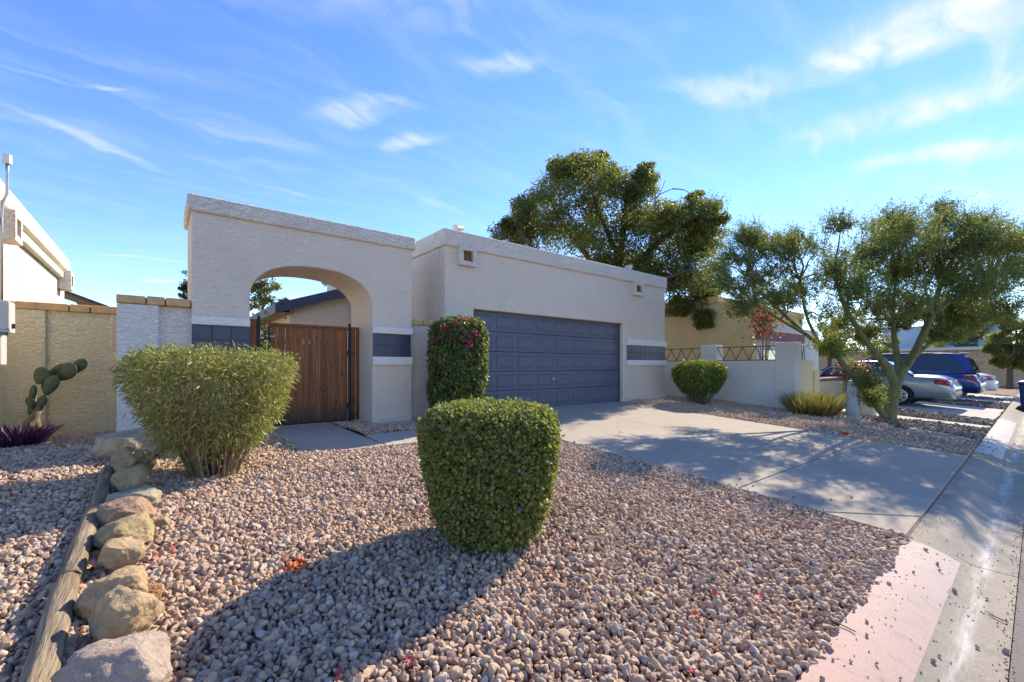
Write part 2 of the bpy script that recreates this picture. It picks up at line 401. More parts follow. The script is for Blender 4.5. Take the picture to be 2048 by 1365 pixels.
# ------------------------------------------------------------------ builders
def tag(o, label=None, cat=None, group=None, kind=None):
    if label: o['label'] = label
    if cat: o['category'] = cat
    if group: o['group'] = group
    if kind: o['kind'] = kind
    return o
def empty(name, loc, label=None, cat=None, group=None, kind=None):
    o = bpy.data.objects.new(name, None); COL.objects.link(o); o.location = loc; o.empty_display_size = .2
    return tag(o, label, cat, group, kind)
def root_of(o):
    while o.parent: o = o.parent
    return o
def link(name, me, mat, parent=None, loc=None):
    o = bpy.data.objects.new(name, me); COL.objects.link(o)
    if mat:
        for m_ in (mat if isinstance(mat, (list, tuple)) else [mat]): me.materials.append(MATS[m_])
    if parent: o.parent = parent
    if loc is not None: o.location = loc
    return o
class MB:
    """collects shapes in world coordinates; build() links them as one mesh object"""
    def __init__(s): s.v = []; s.f = []
    def add(s, vs, fs):
        n = len(s.v); s.v += [tuple(map(float, p)) for p in vs]; s.f += [tuple(i + n for i in f) for f in fs]; return s
    def box(s, x0, x1, y0, y1, z0, z1):
        return s.add([(x0, y0, z0), (x1, y0, z0), (x1, y1, z0), (x0, y1, z0), (x0, y0, z1), (x1, y0, z1), (x1, y1, z1), (x0, y1, z1)],
                     [(0, 3, 2, 1), (4, 5, 6, 7), (0, 1, 5, 4), (1, 2, 6, 5), (2, 3, 7, 6), (3, 0, 4, 7)])
    def bar(s, a, b, w, h):
        a = Vector(a); b = Vector(b); d = (b - a).normalized()
        up = Vector((0, 0, 1)) if abs(d.z) < .95 else Vector((0, 1, 0))
        x = d.cross(up).normalized() * w / 2; y = x.cross(d).normalized() * h / 2
        vs = [p + sx * x + sy * y for p in (a, b) for sx, sy in ((-1, -1), (1, -1), (1, 1), (-1, 1))]
        return s.add(vs, [(0, 1, 2, 3), (7, 6, 5, 4), (0, 4, 5, 1), (1, 5, 6, 2), (2, 6, 7, 3), (3, 7, 4, 0)])
    def prism(s, poly, y0, y1):          # polygon in (x, z), pushed along y
        n = len(poly)
        return s.add([(x, y0, z) for x, z in poly] + [(x, y1, z) for x, z in poly],
                     [tuple(range(n)), tuple(range(2 * n - 1, n - 1, -1))] + [(i, i + n, (i + 1) % n + n, (i + 1) % n) for i in range(n)])
    def slab(s, poly, z0, z1):           # polygon in (x, y), z1 may be a function of (x, y)
        n = len(poly); f = z1 if callable(z1) else (lambda x, y: z1); g = z0 if callable(z0) else (lambda x, y: z0)
        return s.add([(x, y, g(x, y)) for x, y in poly] + [(x, y, f(x, y)) for x, y in poly],
                     [tuple(range(n - 1, -1, -1)), tuple(range(n, 2 * n))] + [(i, (i + 1) % n, (i + 1) % n + n, i + n) for i in range(n)])
    def tube(s, pts, rad, n=8, cap=True):
        pts = [Vector(p) for p in pts]; rad = rad if hasattr(rad, '__len__') else [rad] * len(pts)
        k = len(s.v); vs = []; fs = []; ref = Vector((.3, .9, .2)); prevx = None
        for i, p in enumerate(pts):
            d = (pts[min(i + 1, len(pts) - 1)] - pts[max(i - 1, 0)]).normalized()
            x = (prevx - d * prevx.dot(d)) if prevx else d.cross(ref if abs(d.dot(ref)) < .9 else Vector((1, 0, 0)))
            x.normalize(); prevx = x; y = d.cross(x)
            for j in range(n):
                a = 2 * math.pi * j / n; vs.append(p + (x * math.cos(a) + y * math.sin(a)) * rad[i])
        for i in range(len(pts) - 1):
            for j in range(n): fs.append((i * n + j, i * n + (j + 1) % n, (i + 1) * n + (j + 1) % n, (i + 1) * n + j))
        if cap: fs += [tuple(range(n - 1, -1, -1)), tuple(range((len(pts) - 1) * n, len(pts) * n))]
        return s.add(vs, fs)
    def lathe(s, c, prof, n=24):         # profile (r, z) about a vertical axis through c
        vs = [(c[0] + r * math.cos(2 * math.pi * j / n), c[1] + r * math.sin(2 * math.pi * j / n), c[2] + z) for r, z in prof for j in range(n)]
        fs = [(i * n + j, i * n + (j + 1) % n, (i + 1) * n + (j + 1) % n, (i + 1) * n + j) for i in range(len(prof) - 1) for j in range(n)]
        fs += [tuple(range(n - 1, -1, -1)), tuple(range((len(prof) - 1) * n, len(prof) * n))]
        return s.add(vs, fs)
    def mesh(s, name, origin=(0, 0, 0), bevel=0., seg=1, smooth=False, ang=35):
        o = Vector(origin); me = bpy.data.meshes.new(name)
        me.from_pydata([Vector(p) - o for p in s.v], [], s.f)
        bm = bmesh.new(); bm.from_mesh(me)
        bmesh.ops.recalc_face_normals(bm, faces=bm.faces)
        if bevel:
            es = [e for e in bm.edges if len(e.link_faces) == 2 and e.calc_face_angle(0) > R(ang)]
            bmesh.ops.bevel(bm, geom=es, offset=bevel, segments=seg, profile=.5, affect='EDGES', clamp_overlap=True)
        bm.to_mesh(me); bm.free()
        if smooth: me.shade_smooth()
        return me
    def build(s, name, mat, parent=None, **kw):
        org = root_of(parent).location if parent else kw.pop('origin', (0, 0, 0))
        me = s.mesh(name, org, **kw)
        return link(name, me, mat, parent, None if parent else org)
def copy_tree(o, parent=None):
    c = o.copy(); COL.objects.link(c); c.parent = parent
    for ch in list(o.children): copy_tree(ch, c)
    return c

def raw_mesh(name, co, faces_flat, loop_start, rnd=None, smooth=False):
    me = bpy.data.meshes.new(name)
    me.vertices.add(len(co)); me.vertices.foreach_set('co', np.ascontiguousarray(co, dtype=np.float32).ravel())
    me.loops.add(len(faces_flat)); me.loops.foreach_set('vertex_index', np.ascontiguousarray(faces_flat, dtype=np.int32))
    me.polygons.add(len(loop_start)); me.polygons.foreach_set('loop_start', np.ascontiguousarray(loop_start, dtype=np.int32))
    if rnd is not None:
        a = me.attributes.new('rnd', 'FLOAT', 'POINT'); a.data.foreach_set('value', np.ascontiguousarray(rnd, dtype=np.float32))
    me.update(calc_edges=True); me.validate()
    if smooth: me.shade_smooth()
    return me
def unit(a): return a / np.maximum(np.linalg.norm(a, axis=1, keepdims=True), 1e-9)
def leaf_mesh(name, P, D, Ln, Wd, rnd, six=False, fold=.25, droop=0., facing=None):
    """leaf blades: rhombs (2 triangles) or six-point blades (2 quads), folded along the midrib"""
    n = len(P); D = unit(D)
    ref = RNG.normal(size=(n, 3)) if facing is None else facing + RNG.normal(size=(n, 3)) * .55
    Sd = unit(np.cross(D, ref)); Nn = np.cross(Sd, D)
    Ln = np.broadcast_to(Ln, n)[:, None]; Wd = np.broadcast_to(Wd, n)[:, None]
    tip = P + D * Ln + np.array([0, 0, -1.]) * droop * Ln
    if six:
        a1 = P + D * Ln * .3 + Nn * fold * Wd; a2 = P + D * Ln * .68 + Nn * fold * Wd - np.array([0, 0, 1.]) * droop * .4 * Ln
        co = np.stack([P, a1 + Sd * Wd * .95, a2 + Sd * Wd * .75, tip, a2 - Sd * Wd * .75, a1 - Sd * Wd * .95], 1).reshape(-1, 3)
        b = np.arange(n)[:, None] * 6
        fl = (b + np.array([[0, 1, 2, 3, 0, 3, 4, 5]])).ravel(); ls = np.arange(2 * n) * 4; k = 6
    else:
        a = P + D * Ln * .45 + Nn * fold * Wd
        co = np.stack([P, a + Sd * Wd, tip, a - Sd * Wd], 1).reshape(-1, 3)
        b = np.arange(n)[:, None] * 4
        fl = (b + np.array([[0, 1, 2, 0, 2, 3]])).ravel(); ls = np.arange(2 * n) * 3; k = 4
    return raw_mesh(name, co, fl, ls, np.repeat(rnd, k))
def grid_mesh(name, us, vs, zf, mask=None):
    U, V = np.meshgrid(us, vs, indexing='ij')
    Z = np.vectorize(zf)(U, V)
    co = np.stack([U, V, Z], -1).reshape(-1, 3); nv = len(vs)
    fs = []
    for i in range(len(us) - 1):
        for j in range(nv - 1):
            fs.append((i * nv + j, (i + 1) * nv + j, (i + 1) * nv + j + 1, i * nv + j + 1))
    fl = np.array(fs).ravel()
    return raw_mesh(name, co, fl, np.arange(len(fs)) * 4)

# ------------------------------------------------------------------ ground, street, kerb, paving
def in_yard(u, v):
    return not ((4.75 < u < 10.1 and v < 7.9) or (1.2 < u < 5 and 5.6 < v < 8.8))
def ground_z(u, v):
    k = kerb_y(u)
    if v < k - .30: return -.80
    if v < k - .04: return -.62
    z = gz(u, min(v, 9)) - (.035 if in_yard(u, v) else .09)
    if -2.4 < u < 13.4 and v < 9.2 and in_yard(u, v): z += lump(u, v) * .8
    return z
us = sorted(set([-900, -300, -100, -40, -20, -12, -8] + list(np.arange(-5, 15.01, .2)) + [16, 17, 18, 20, 22, 25, 30, 36, 45, 60, 90, 150, 400, 900]))
vs = sorted(set([-900, -300, -100, -40, -20, -14] + list(np.arange(-1, 2.2, .1)) + list(np.arange(2.2, 10, .2)) + [11, 12, 14, 18, 25, 40, 80, 200, 500, 900]))
g = link('ground', grid_mesh('ground', us, vs, ground_z), 'soil'); tag(g, kind='structure')
# street: runs off both ways along the slightly turned kerb line
def street_pt(u, w): return (u, kerb_y(u) - .60 + w)
mb = MB()
for i, (w0, w1, z0, z1) in enumerate([(-3.6, -.004, -.53, -.592), (-7.2, -3.6, -.592, -.53)]):
    mb.slab([street_pt(-60, w0), street_pt(260, w0), street_pt(260, w1), street_pt(-60, w1)], -.75, (lambda a, b, z0, z1: (lambda x, y: z0 + (z1 - z0) * ((y - (kerb_y(x) - .60)) - a) / (b - a)))(w0, w1, z0, z1))
st = mb.build('street', 'asphalt'); tag(st, kind='structure')

# rolled kerb with gutter: one profile, cast in bays with open joints
prof = [(0, -.75), (0, .0), (-.05, .002), (-.13, -.008), (-.22, -.035), (-.30, -.075), (-.345, -.098), (-.40, -.112), (-.60, -.118), (-.60, -.75)]
kerb = empty('kerb', (0, 0, 0), kind='structure')
ang = math.atan(.022)
def kerb_bay(u0, u1, drop=0.):
    mb = MB(); n = len(prof); L_ = []
    for u in (u0, u1):
        for w, z in prof:
            zz_ = z
            if z > -.7: zz_ = z + lin(kerb_y(u)) + (-drop * max(0, 1 + w / .35) if w > -.35 else 0)
            L_.append((u, kerb_y(u) + w, zz_))
    mb.add(L_, [tuple(range(n)), tuple(range(2 * n - 1, n - 1, -1))] + [(i, i + n, (i + 1) % n + n, (i + 1) % n) for i in range(n)])
    o = mb.build('kerb_bay', 'kerb_concrete', kerb, smooth=True); o.data.set_sharp_from_angle(angle=R(40))
    return o
edges = [-20, -6, -2.2, 1.2, 4.86, 7.45, 10.05, 13.6, 17.15, 20.8, 24.4, 28, 34, 44, 60, 90, 140]
for a, b in zip(edges[:-1], edges[1:]):
    gp = .006
    o = kerb_bay(a + gp, b - gp, .012 if 4.8 < a < 10 else 0)
# the kerb material works in kerb coordinates: give each bay the kerb's own turned frame
for o in kerb.children:
    Mk = Matrix.Translation((0, .70, 0)) @ Matrix.Rotation(ang, 4, 'Z')
    o.data.transform(Mk.inverted()); o.matrix_basis = Mk

# driveway slabs
dw = empty('driveway', (7.4, 4.2, 0), kind='structure')
def dz(x, y): return min(lin(y), 0.0) + .004
DX0, DX1, DM, DT = 4.88, 9.95, 7.42, 2.2
gp = .008
for x0, x1, y0, y1 in [(DX0, DM, None, DT), (DM, DX1, None, DT), (DX0, DM, DT, 7.72), (DM, DX1, DT, 7.72)]:
    ya = [kerb_y(x0) + .02, kerb_y(x1) + .02] if y0 is None else [y0 + gp] * 2
    xs = (x0 + gp, x1 - gp)
    if y0 is None and x0 == DX0:      # broken corner: a wedge split off by a settled crack
        pa, pb = (DX0 + gp, 1.43), (5.60, ya[0] + .01)
        MB().slab([(DX0 + gp, ya[0]), (5.585, ya[0] + .015), (DX0 + gp, 1.415)], lambda x, y: dz(x, y) - .12, lambda x, y: dz(x, y) - .006).build('slab', 'concrete_drive', dw, bevel=.004)
        MB().slab([pb, (xs[1], ya[1]), (xs[1], y1 - gp), (xs[0], y1 - gp), pa], lambda x, y: dz(x, y) - .12, dz).build('slab', 'concrete_drive', dw, bevel=.004)
        continue
    poly = [(xs[0], ya[0]), (xs[1], ya[1])]
    if y1 > 7.52:
        poly2 = poly + [(xs[1], 7.52), (xs[1], y1 - gp), (xs[0], y1 - gp), (xs[0], 7.52)]
        m_ = MB().slab([(xs[0], ya[0]), (xs[1], ya[1]), (xs[1], 7.519), (xs[0], 7.519)], lambda x, y: dz(x, y) - .12, dz)
        m_.slab([(xs[0], 7.519), (xs[1], 7.519), (xs[1], y1), (xs[0], y1)], -.12, .004)
        m_.build('slab', 'concrete_drive', dw)
    else:
        MB().slab(poly + [(xs[1], y1 - gp), (xs[0], y1 - gp)], lambda x, y: dz(x, y) - .12, dz).build('slab', 'concrete_drive', dw, bevel=.004)
# earth and old filler in the open joints
mbj = MB()
for x0, x1, y0, y1 in [(DM - .02, DM + .02, 1, 7.5), (DX0, DX1, DT - .02, DT + .02)]:
    mbj.slab([(x0, y0), (x1, y0), (x1, y1), (x0, y1)], lambda x, y: dz(x, y) - .15, lambda x, y: dz(x, y) - .016)
mbj.slab([(DX0, kerb_y(DX0) - .002), (DX1, kerb_y(DX1) - .002), (DX1, kerb_y(DX1) + .022), (DX0, kerb_y(DX0) + .022)], lambda x, y: dz(x, y) - .15, lambda x, y: dz(x, y) - .014)
mbj.build('joint_filler', 'soil', dw)

# entry walk: two slabs from gate to driveway
wk = empty('walkway', (2.4, 6.5, 0), kind='structure')
def wz(x, y): return min(lin(y), -.05) - .012 + .012 * min(1, max(0, (x - 1.4) / 3.4))
MB().slab([(1.40, 5.80), (2.42, 5.78), (2.42, 8.6), (1.36, 8.6)], lambda x, y: wz(x, y) - .1, lambda x, y: wz(x, y) + .008).build('slab', 'concrete_walk', wk, bevel=.006)
MB().slab([(2.435, 5.78), (4.86, 5.74), (4.86, 6.62), (2.435, 6.56)], lambda x, y: wz(x, y) - .1, lambda x, y: wz(x, y) + .004).build('slab', 'concrete_walk', wk, bevel=.006)

# neighbour's paving beyond the palo verde: ribbons and parking slabs with loose stone between
nd = empty('neighbour_driveway', (18, 3, 0), kind='structure')
def nz_(x, y): return lin(y) + .012
for x0, x1, y0, y1 in [(14.35, 15.15, 1.06, 4.1), (14.35, 15.15, 4.12, 7.0), (17.0, 19.35, 1.1, 4.2), (19.37, 21.3, 1.12, 4.2), (17.0, 19.35, 4.22, 8.4), (19.37, 21.3, 4.22, 8.4),
                       (22.5, 22.75, 1.3, 8), (24.6, 26.4, 1.3, 8), (27.6, 30.4, 1.35, 8)]:
    yy = max(y0, kerb_y(x1) + .02)
    MB().slab([(x0, yy), (x1, yy), (x1, y1), (x0, y1)], lambda x, y: nz_(x, y) - .12, nz_).build('slab', 'concrete_slab', nd, bevel=.005)
ed = empty('edging_strip', (12.4, 2, -.35), kind='structure')
for (a, b_) in [((11.75, 1.85), (11.45, 1.25)), ((12.55, 2.05), (12.35, 1.62)), ((12.33, 1.58), (12.15, 1.1))]:
    d = Vector((b_[0] - a[0], b_[1] - a[1])).normalized(); nn = Vector((-d.y, d.x)) * .055
    MB().slab([(a[0] + nn.x, a[1] + nn.y), (a[0] - nn.x, a[1] - nn.y), (b_[0] - nn.x, b_[1] - nn.y), (b_[0] + nn.x, b_[1] + nn.y)], lambda x, y: lin(y) - .08, lambda x, y: lin(y) + .028).build('edging_block', 'concrete_slab', ed, bevel=.008)

# ------------------------------------------------------------------ loose stone (points with instanced pebbles)
peb = bpy.data.collections.new('pebble_shapes')
for k in range(8):
    bm = bmesh.new(); bmesh.ops.create_icosphere(bm, subdivisions=3, radius=.5)
    rr = random.Random(100 + k)
    pls = []
    for _ in range(9):
        d = Vector((rr.gauss(0, 1), rr.gauss(0, 1), rr.gauss(0, 1))).normalized(); pls.append((d, rr.uniform(.27, .42)))
    for v in bm.verts:
        for d, h in pls:
            q = v.co.dot(d)
            if q > h: v.co -= d * (q - h) * .9
        v.co *= 1 + .12 * mnoise.noise(v.co * 3.2 + Vector((k * 5, 0, 0)))
    if k % 4 != 3:                       # crushed stone: a faceted hull with worn edges
        bm.free(); bm = bmesh.new()
        for _ in range(15):
            d = Vector((rr.gauss(0, 1), rr.gauss(0, 1), rr.gauss(0, 1))).normalized() * rr.uniform(.42, .54); bm.verts.new(d)
        hu = bmesh.ops.convex_hull(bm, input=bm.verts)
        bmesh.ops.delete(bm, geom=[v for v in hu['geom_interior'] if isinstance(v, bmesh.types.BMVert)], context='VERTS')
        bmesh.ops.dissolve_limit(bm, angle_limit=R(16), verts=bm.verts, edges=bm.edges)
        bmesh.ops.bevel(bm, geom=list(bm.edges), offset=.045, segments=2, profile=.6, affect='EDGES', clamp_overlap=True)
    me = bpy.data.meshes.new('pebble_%d' % k); bm.to_mesh(me); bm.free(); me.shade_smooth(); me.set_sharp_from_angle(angle=R(32))
    peb.objects.link(bpy.data.objects.new('pebble', me))
def pebbles_tree(matname):
    col = bpy.data.collections.new('pebble_set_' + matname)
    for o in peb.objects:
        me = o.data.copy(); me.materials.clear(); me.materials.append(MATS[matname])
        col.objects.link(bpy.data.objects.new('pebble', me))
    t = bpy.data.node_groups.new('scatter_' + matname, 'GeometryNodeTree')
    t.interface.new_socket('Geometry', in_out='INPUT', socket_type='NodeSocketGeometry')
    t.interface.new_socket('Geometry', in_out='OUTPUT', socket_type='NodeSocketGeometry')
    gi = t.nodes.new('NodeGroupInput'); go = t.nodes.new('NodeGroupOutput')
    ip = t.nodes.new('GeometryNodeInstanceOnPoints'); ci = t.nodes.new('GeometryNodeCollectionInfo')
    ci.inputs['Collection'].default_value = col; ci.inputs['Separate Children'].default_value = True; ci.inputs['Reset Children'].default_value = True
    ip.inputs['Pick Instance'].default_value = True
    def na(n_, ty):
        q = t.nodes.new('GeometryNodeInputNamedAttribute'); q.data_type = ty; q.inputs['Name'].default_value = n_; return q.outputs[0]
    t.links.new(gi.outputs[0], ip.inputs['Points']); t.links.new(ci.outputs[0], ip.inputs['Instance'])
    e2 = t.nodes.new('FunctionNodeEulerToRotation'); t.links.new(na('rot', 'FLOAT_VECTOR'), e2.inputs[0])
    t.links.new(e2.outputs[0], ip.inputs['Rotation']); t.links.new(na('scl', 'FLOAT_VECTOR'), ip.inputs['Scale']); t.links.new(na('idx', 'INT'), ip.inputs['Instance Index'])
    t.links.new(ip.outputs[0], go.inputs[0])
    return t
PT = {}
def gravel(name, matname, pts, size, label, paint=None):
    """pts (n,3); size (n,)"""
    n = len(pts)
    me = bpy.data.meshes.new(name); me.vertices.add(n); me.vertices.foreach_set('co', pts.astype(np.float32).ravel())
    def at(nm, ty, dat, key='value'):
        a = me.attributes.new(nm, ty, 'POINT'); a.data.foreach_set(key, np.ascontiguousarray(dat).ravel())
    at('rot', 'FLOAT_VECTOR', RNG.uniform(-3.1, 3.1, (n, 3)).astype(np.float32), 'vector')
    asp = np.stack([RNG.uniform(.85, 1.35, n), RNG.uniform(.75, 1.05, n), RNG.uniform(.6, .95, n)], 1) * size[:, None]
    at('scl', 'FLOAT_VECTOR', asp.astype(np.float32), 'vector')
    at('idx', 'INT', RNG.integers(0, 8, n).astype(np.int32))
    at('rnd', 'FLOAT', RNG.uniform(0, 1, n).astype(np.float32))
    at('paint', 'FLOAT_VECTOR', (paint if paint is not None else np.zeros((n, 3))).astype(np.float32), 'vector')
    o = link(name, me, None)
    if matname not in PT: PT[matname] = pebbles_tree(matname)
    md = o.modifiers.new('scatter', 'NODES'); md.node_group = PT[matname]
    tag(o, label, 'gravel', kind='stuff')
    return o
def lattice(u0, u1, v0, v1, sp, keep, layers=((0., 1.), (.5, .55)), zf=gz, zoff=0.):
    out_ = []
    for lay, (zo, frac) in enumerate(layers):
        U, V = np.meshgrid(np.arange(u0, u1, sp), np.arange(v0, v1, sp * .92), indexing='ij')
        U = U + (np.arange(U.shape[1])[None, :] % 2) * sp * .5
        U = U.ravel() + RNG.uniform(-.42, .42, U.size) * sp; V = V.ravel() + RNG.uniform(-.42, .42, V.size) * sp
        k = RNG.uniform(size=U.size) < frac; U = U[k]; V = V[k]
        k = np.array([keep(a, b) for a, b in zip(U, V)], bool); U = U[k]; V = V[k]
        Z = np.array([zf(a, b) + lump(a, b) for a, b in zip(U, V)]) + zo * sp + RNG.normal(0, .0045, len(U)) + zoff
        out_.append(np.stack([U, V, Z], 1))
    return np.concatenate(out_)
def in_front(u, v):
    if v < kerb_y(u) - .01 + .02 * math.sin(u * 9) or u > 4.865: return False
    if 1.37 < u < 2.44 and v > 5.79: return False
    if 2.4 < u < 4.9 and 5.75 < v < 6.60: return False
    if v > 7.53 and (u < 1.02 or u > 2.92): return False
    if v > 8.7: return False
    return u > -.385
pts = lattice(-.39, 4.9, .7, 8.7, .0305, in_front, zoff=-.012)
# stray stones on the kerb and on the driveway edge
extra = []
for _ in range(60):
    u = random.uniform(1.2, 4.8); k = random.random() ** 4 * .6; w = -k
    zk = lin(kerb_y(u)) + np.interp(k, [0, .13, .22, .30, .345, .4, .6], [0, -.008, -.035, -.075, -.098, -.112, -.118])
    extra.append((u, kerb_y(u) - k, zk + .010))
for _ in range(26):
    u = random.uniform(10.2, 13.5); k = random.random() * .55
    zk = lin(kerb_y(u)) + np.interp(k, [0, .13, .22, .30, .345, .4, .6], [0, -.008, -.035, -.075, -.098, -.112, -.118]); extra.append((u, kerb_y(u) - k, zk + .01))
for _ in range(22):
    v = random.uniform(1, 6); u = 4.9 + abs(random.gauss(0, .22)) * random.random(); extra.append((u, v, dz(u, v) + .010))
for px, py in [(1480, 960), (1385, 910), (1290, 905), (1662, 1001), (1703, 997), (1240, 866)]:
    p = at_gnd(px, py); extra.append((p[0], p[1], dz(p[0], p[1]) + .008))
grit = []
for _ in range(900):
    u = random.uniform(1.0, 16) if random.random() < .5 else random.uniform(2, 7)
    m_ = random.random()
    if m_ < .45: w = -.585 + random.gauss(0, .02); h = -.118
    elif m_ < .7: w = -.40 + random.gauss(0, .09); h = -.112
    else: w = -abs(random.gauss(0, .10)); h = 0
    k = min(max(-w, 0), .62)
    grit.append((u, kerb_y(u) - k, lin(kerb_y(u)) + np.interp(k, [0, .13, .22, .30, .345, .4, .6], [0, -.008, -.035, -.075, -.098, -.112, -.118]) + .003))
n_grit = len(grit); extra += grit
extra = np.array(extra)
allp = np.concatenate([pts, extra])
size = np.clip(RNG.lognormal(math.log(.0385), .26, len(allp)), .02, .075)
size[len(pts):] = RNG.uniform(.018, .038, len(extra)); size[-n_grit:] = RNG.uniform(.004, .013, n_grit)
paint = np.zeros((len(allp), 3))
c1 = at_gnd(585, 1135)
d = np.hypot((allp[:, 0] - c1[0]) / .075, (allp[:, 1] - c1[1]) / .085); paint[:, 0] = (d < RNG.uniform(.5, 1.2, len(d))) * RNG.uniform(.6, 1, len(d))
for px, py in [(505, 1267), (546, 1267), (628, 1195), (752, 1218), (700, 1236), (520, 1190), (560, 1225), (640, 1170)]:
    q = at_gnd(px, py); i = np.argmin(np.hypot(allp[:, 0] - q[0], allp[:, 1] - q[1]) - allp[:, 2] * .3); paint[i, 1] = random.uniform(.35, .9)
gravel('gravel', 'gravel_pink', allp, size, 'pink crushed gravel covering the front yard around the round bush', paint)

ptsL = lattice(-2.3, -.40, 1.2, 9.15, .0315, lambda u, v: v < 9.08 and not (v > 7.5 and u > -.45), zoff=-.018)
gravel('gravel', 'gravel_tan', ptsL, np.clip(RNG.lognormal(math.log(.038), .24, len(ptsL)), .022, .07), 'tan crushed gravel left of the split log edging')
def pink_right(u, v):
    if v < kerb_y(u) + .02 or u > 13.25: return False
    if v > 7.52 and u < 11.98: return False
    lim = 12.1 + (v - 1.0) * .55
    return u < lim + .25 * math.sin(v * 5) and v < 8.2
ptsR = lattice(9.97, 13.3, .8, 8.2, .042, pink_right, zoff=-.012)
pr = np.zeros((len(ptsR), 3)); c2 = at_gnd(1690, 868)
d = np.hypot((ptsR[:, 0] - c2[0]) / .17, (ptsR[:, 1] - c2[1]) / .11); pr[:, 0] = (d < RNG.uniform(.5, 1.2, len(d))) * .95
c3 = at_gnd(1510, 838); d = np.hypot((ptsR[:, 0] - c3[0]) / .35, (ptsR[:, 1] - c3[1]) / .2); pr[:, 0] = np.maximum(pr[:, 0], (d < RNG.uniform(.4, 1.2, len(d))) * .22)
gravel('gravel', 'gravel_pink', ptsR, np.clip(RNG.lognormal(math.log(.045), .24, len(ptsR)), .024, .08), 'pink gravel strip between the driveway and the rail-topped wall', pr)
def dark_ok(u, v):
    if v < kerb_y(u) + .03: return False
    for a, b_ in ((14.33, 15.17), (16.98, 21.32), (24.58, 26.42), (27.58, 30.42)):
        if a < u < b_: return False
    return u > 12.1 + (v - 1.0) * .55 - .1
ptsD = np.concatenate([lattice(12.0, 17.0, .9, 4.6, .062, dark_ok, zf=lambda a, b: lin(b)), lattice(21.3, 30.5, 1.0, 4.0, .085, dark_ok, zf=lambda a, b: lin(b))])
gravel('gravel', 'gravel_dark', ptsD, np.clip(RNG.lognormal(math.log(.068), .28, len(ptsD)), .03, .13), "grey brown river stone between the neighbour's concrete strips")
# ------------------------------------------------------------------ the house: garage, arched entry portal, rear wing
FV = 7.52
house = empty('house', (4.35, FV, 0), 'cream stucco house with two-car garage and arched entry portal', 'house')
GX0, GX1, GD0, GD1, GDT = 4.35, 11.93, 5.02, 9.90, 2.135
mb = MB().prism([(GX0, -.5), (GD0, -.5), (GD0, GDT), (GD1, GDT), (GD1, -.5), (GX1, -.5), (GX1, 3.35), (GX0, 3.35)], FV, FV + .24)
w_ = mb.build('front_wall', 'stucco_cream', house, bevel=.018, seg=2)
MB().box(GX0 + .001, GX0 + .24, FV + .241, 15.0, -.5, 3.35).build('side_wall', 'stucco_cream', house)
MB().box(GX1 - .24, GX1 - .001, FV + .241, 15.0, -.5, 3.35).build('side_wall', 'stucco_cream', house)
MB().box(GX0 + .242, GX1 - .242, 14.76, 14.998, -.5, 3.35).build('back_wall', 'stucco_cream', house)
MB().box(GX0 + .242, GX1 - .242, FV + .242, 14.758, 3.05, 3.2).build('roof_deck', 'roof_shingle', house)
MB().box(GX0 + .242, GX1 - .242, 12.5, 12.6, -.5, 3.04).build('inner_wall', 'interior_dark', house)
P_ = .05
for nm, a in (('parapet', (GX0 - P_, GX1 + P_, FV - P_, FV + .3)), ('parapet', (GX0 - P_, GX0 + .3, FV + .302, 15.05)), ('parapet', (GX1 - .3, GX1 + P_, FV + .302, 15.05)), ('parapet', (GX0 + .302, GX1 - .302, 14.7, 15.05))):
    MB().box(a[0], a[1], a[2], a[3], 3.31, 3.645).build(nm, 'stucco_cap', house, bevel=.03, seg=3)
# small foot ledge of the slab under the stucco
MB().box(GD1 + .10, GX1 - .01, FV - .028, FV - .001, -.5, .10).build('stem_wall', 'stucco_cap', house, bevel=.006)
# trims and the blue tile band right of the door
def tile_band(parent, x0, x1, y, ncol, zt0=1.145, zt1=1.555, nrow=2, trim_top=.16, trim_bot=.155, proud=.045, ox0=0., ox1=0.):
    MB().box(x0 - ox0, x1 + ox1, y - proud - .012, y - .001, zt1, zt1 + trim_top).build('trim', 'stucco_trim', parent, bevel=.014, seg=2)
    MB().box(x0 - ox0, x1 + ox1, y - proud, y - .001, zt0 - trim_bot, zt0).build('trim', 'stucco_trim', parent, bevel=.014, seg=2)
    pan = MB().box(x0, x1, y - .006, y - .001, zt0 + .001, zt1 - .001).build('tile_panel', 'grout', parent)
    tw = (x1 - x0) / ncol; th = (zt1 - zt0) / nrow
    for i in range(ncol):
        for j in range(nrow):
            MB().box(x0 + i * tw + .005, x0 + (i + 1) * tw - .005, y - .016, y - .0065, zt0 + j * th + .005, zt0 + (j + 1) * th - .005).build('tile', 'tile_blue', pan, bevel=.003)
tile_band(house, GD1 + .16, GX1 - .002, FV, 9, ox1=.03)
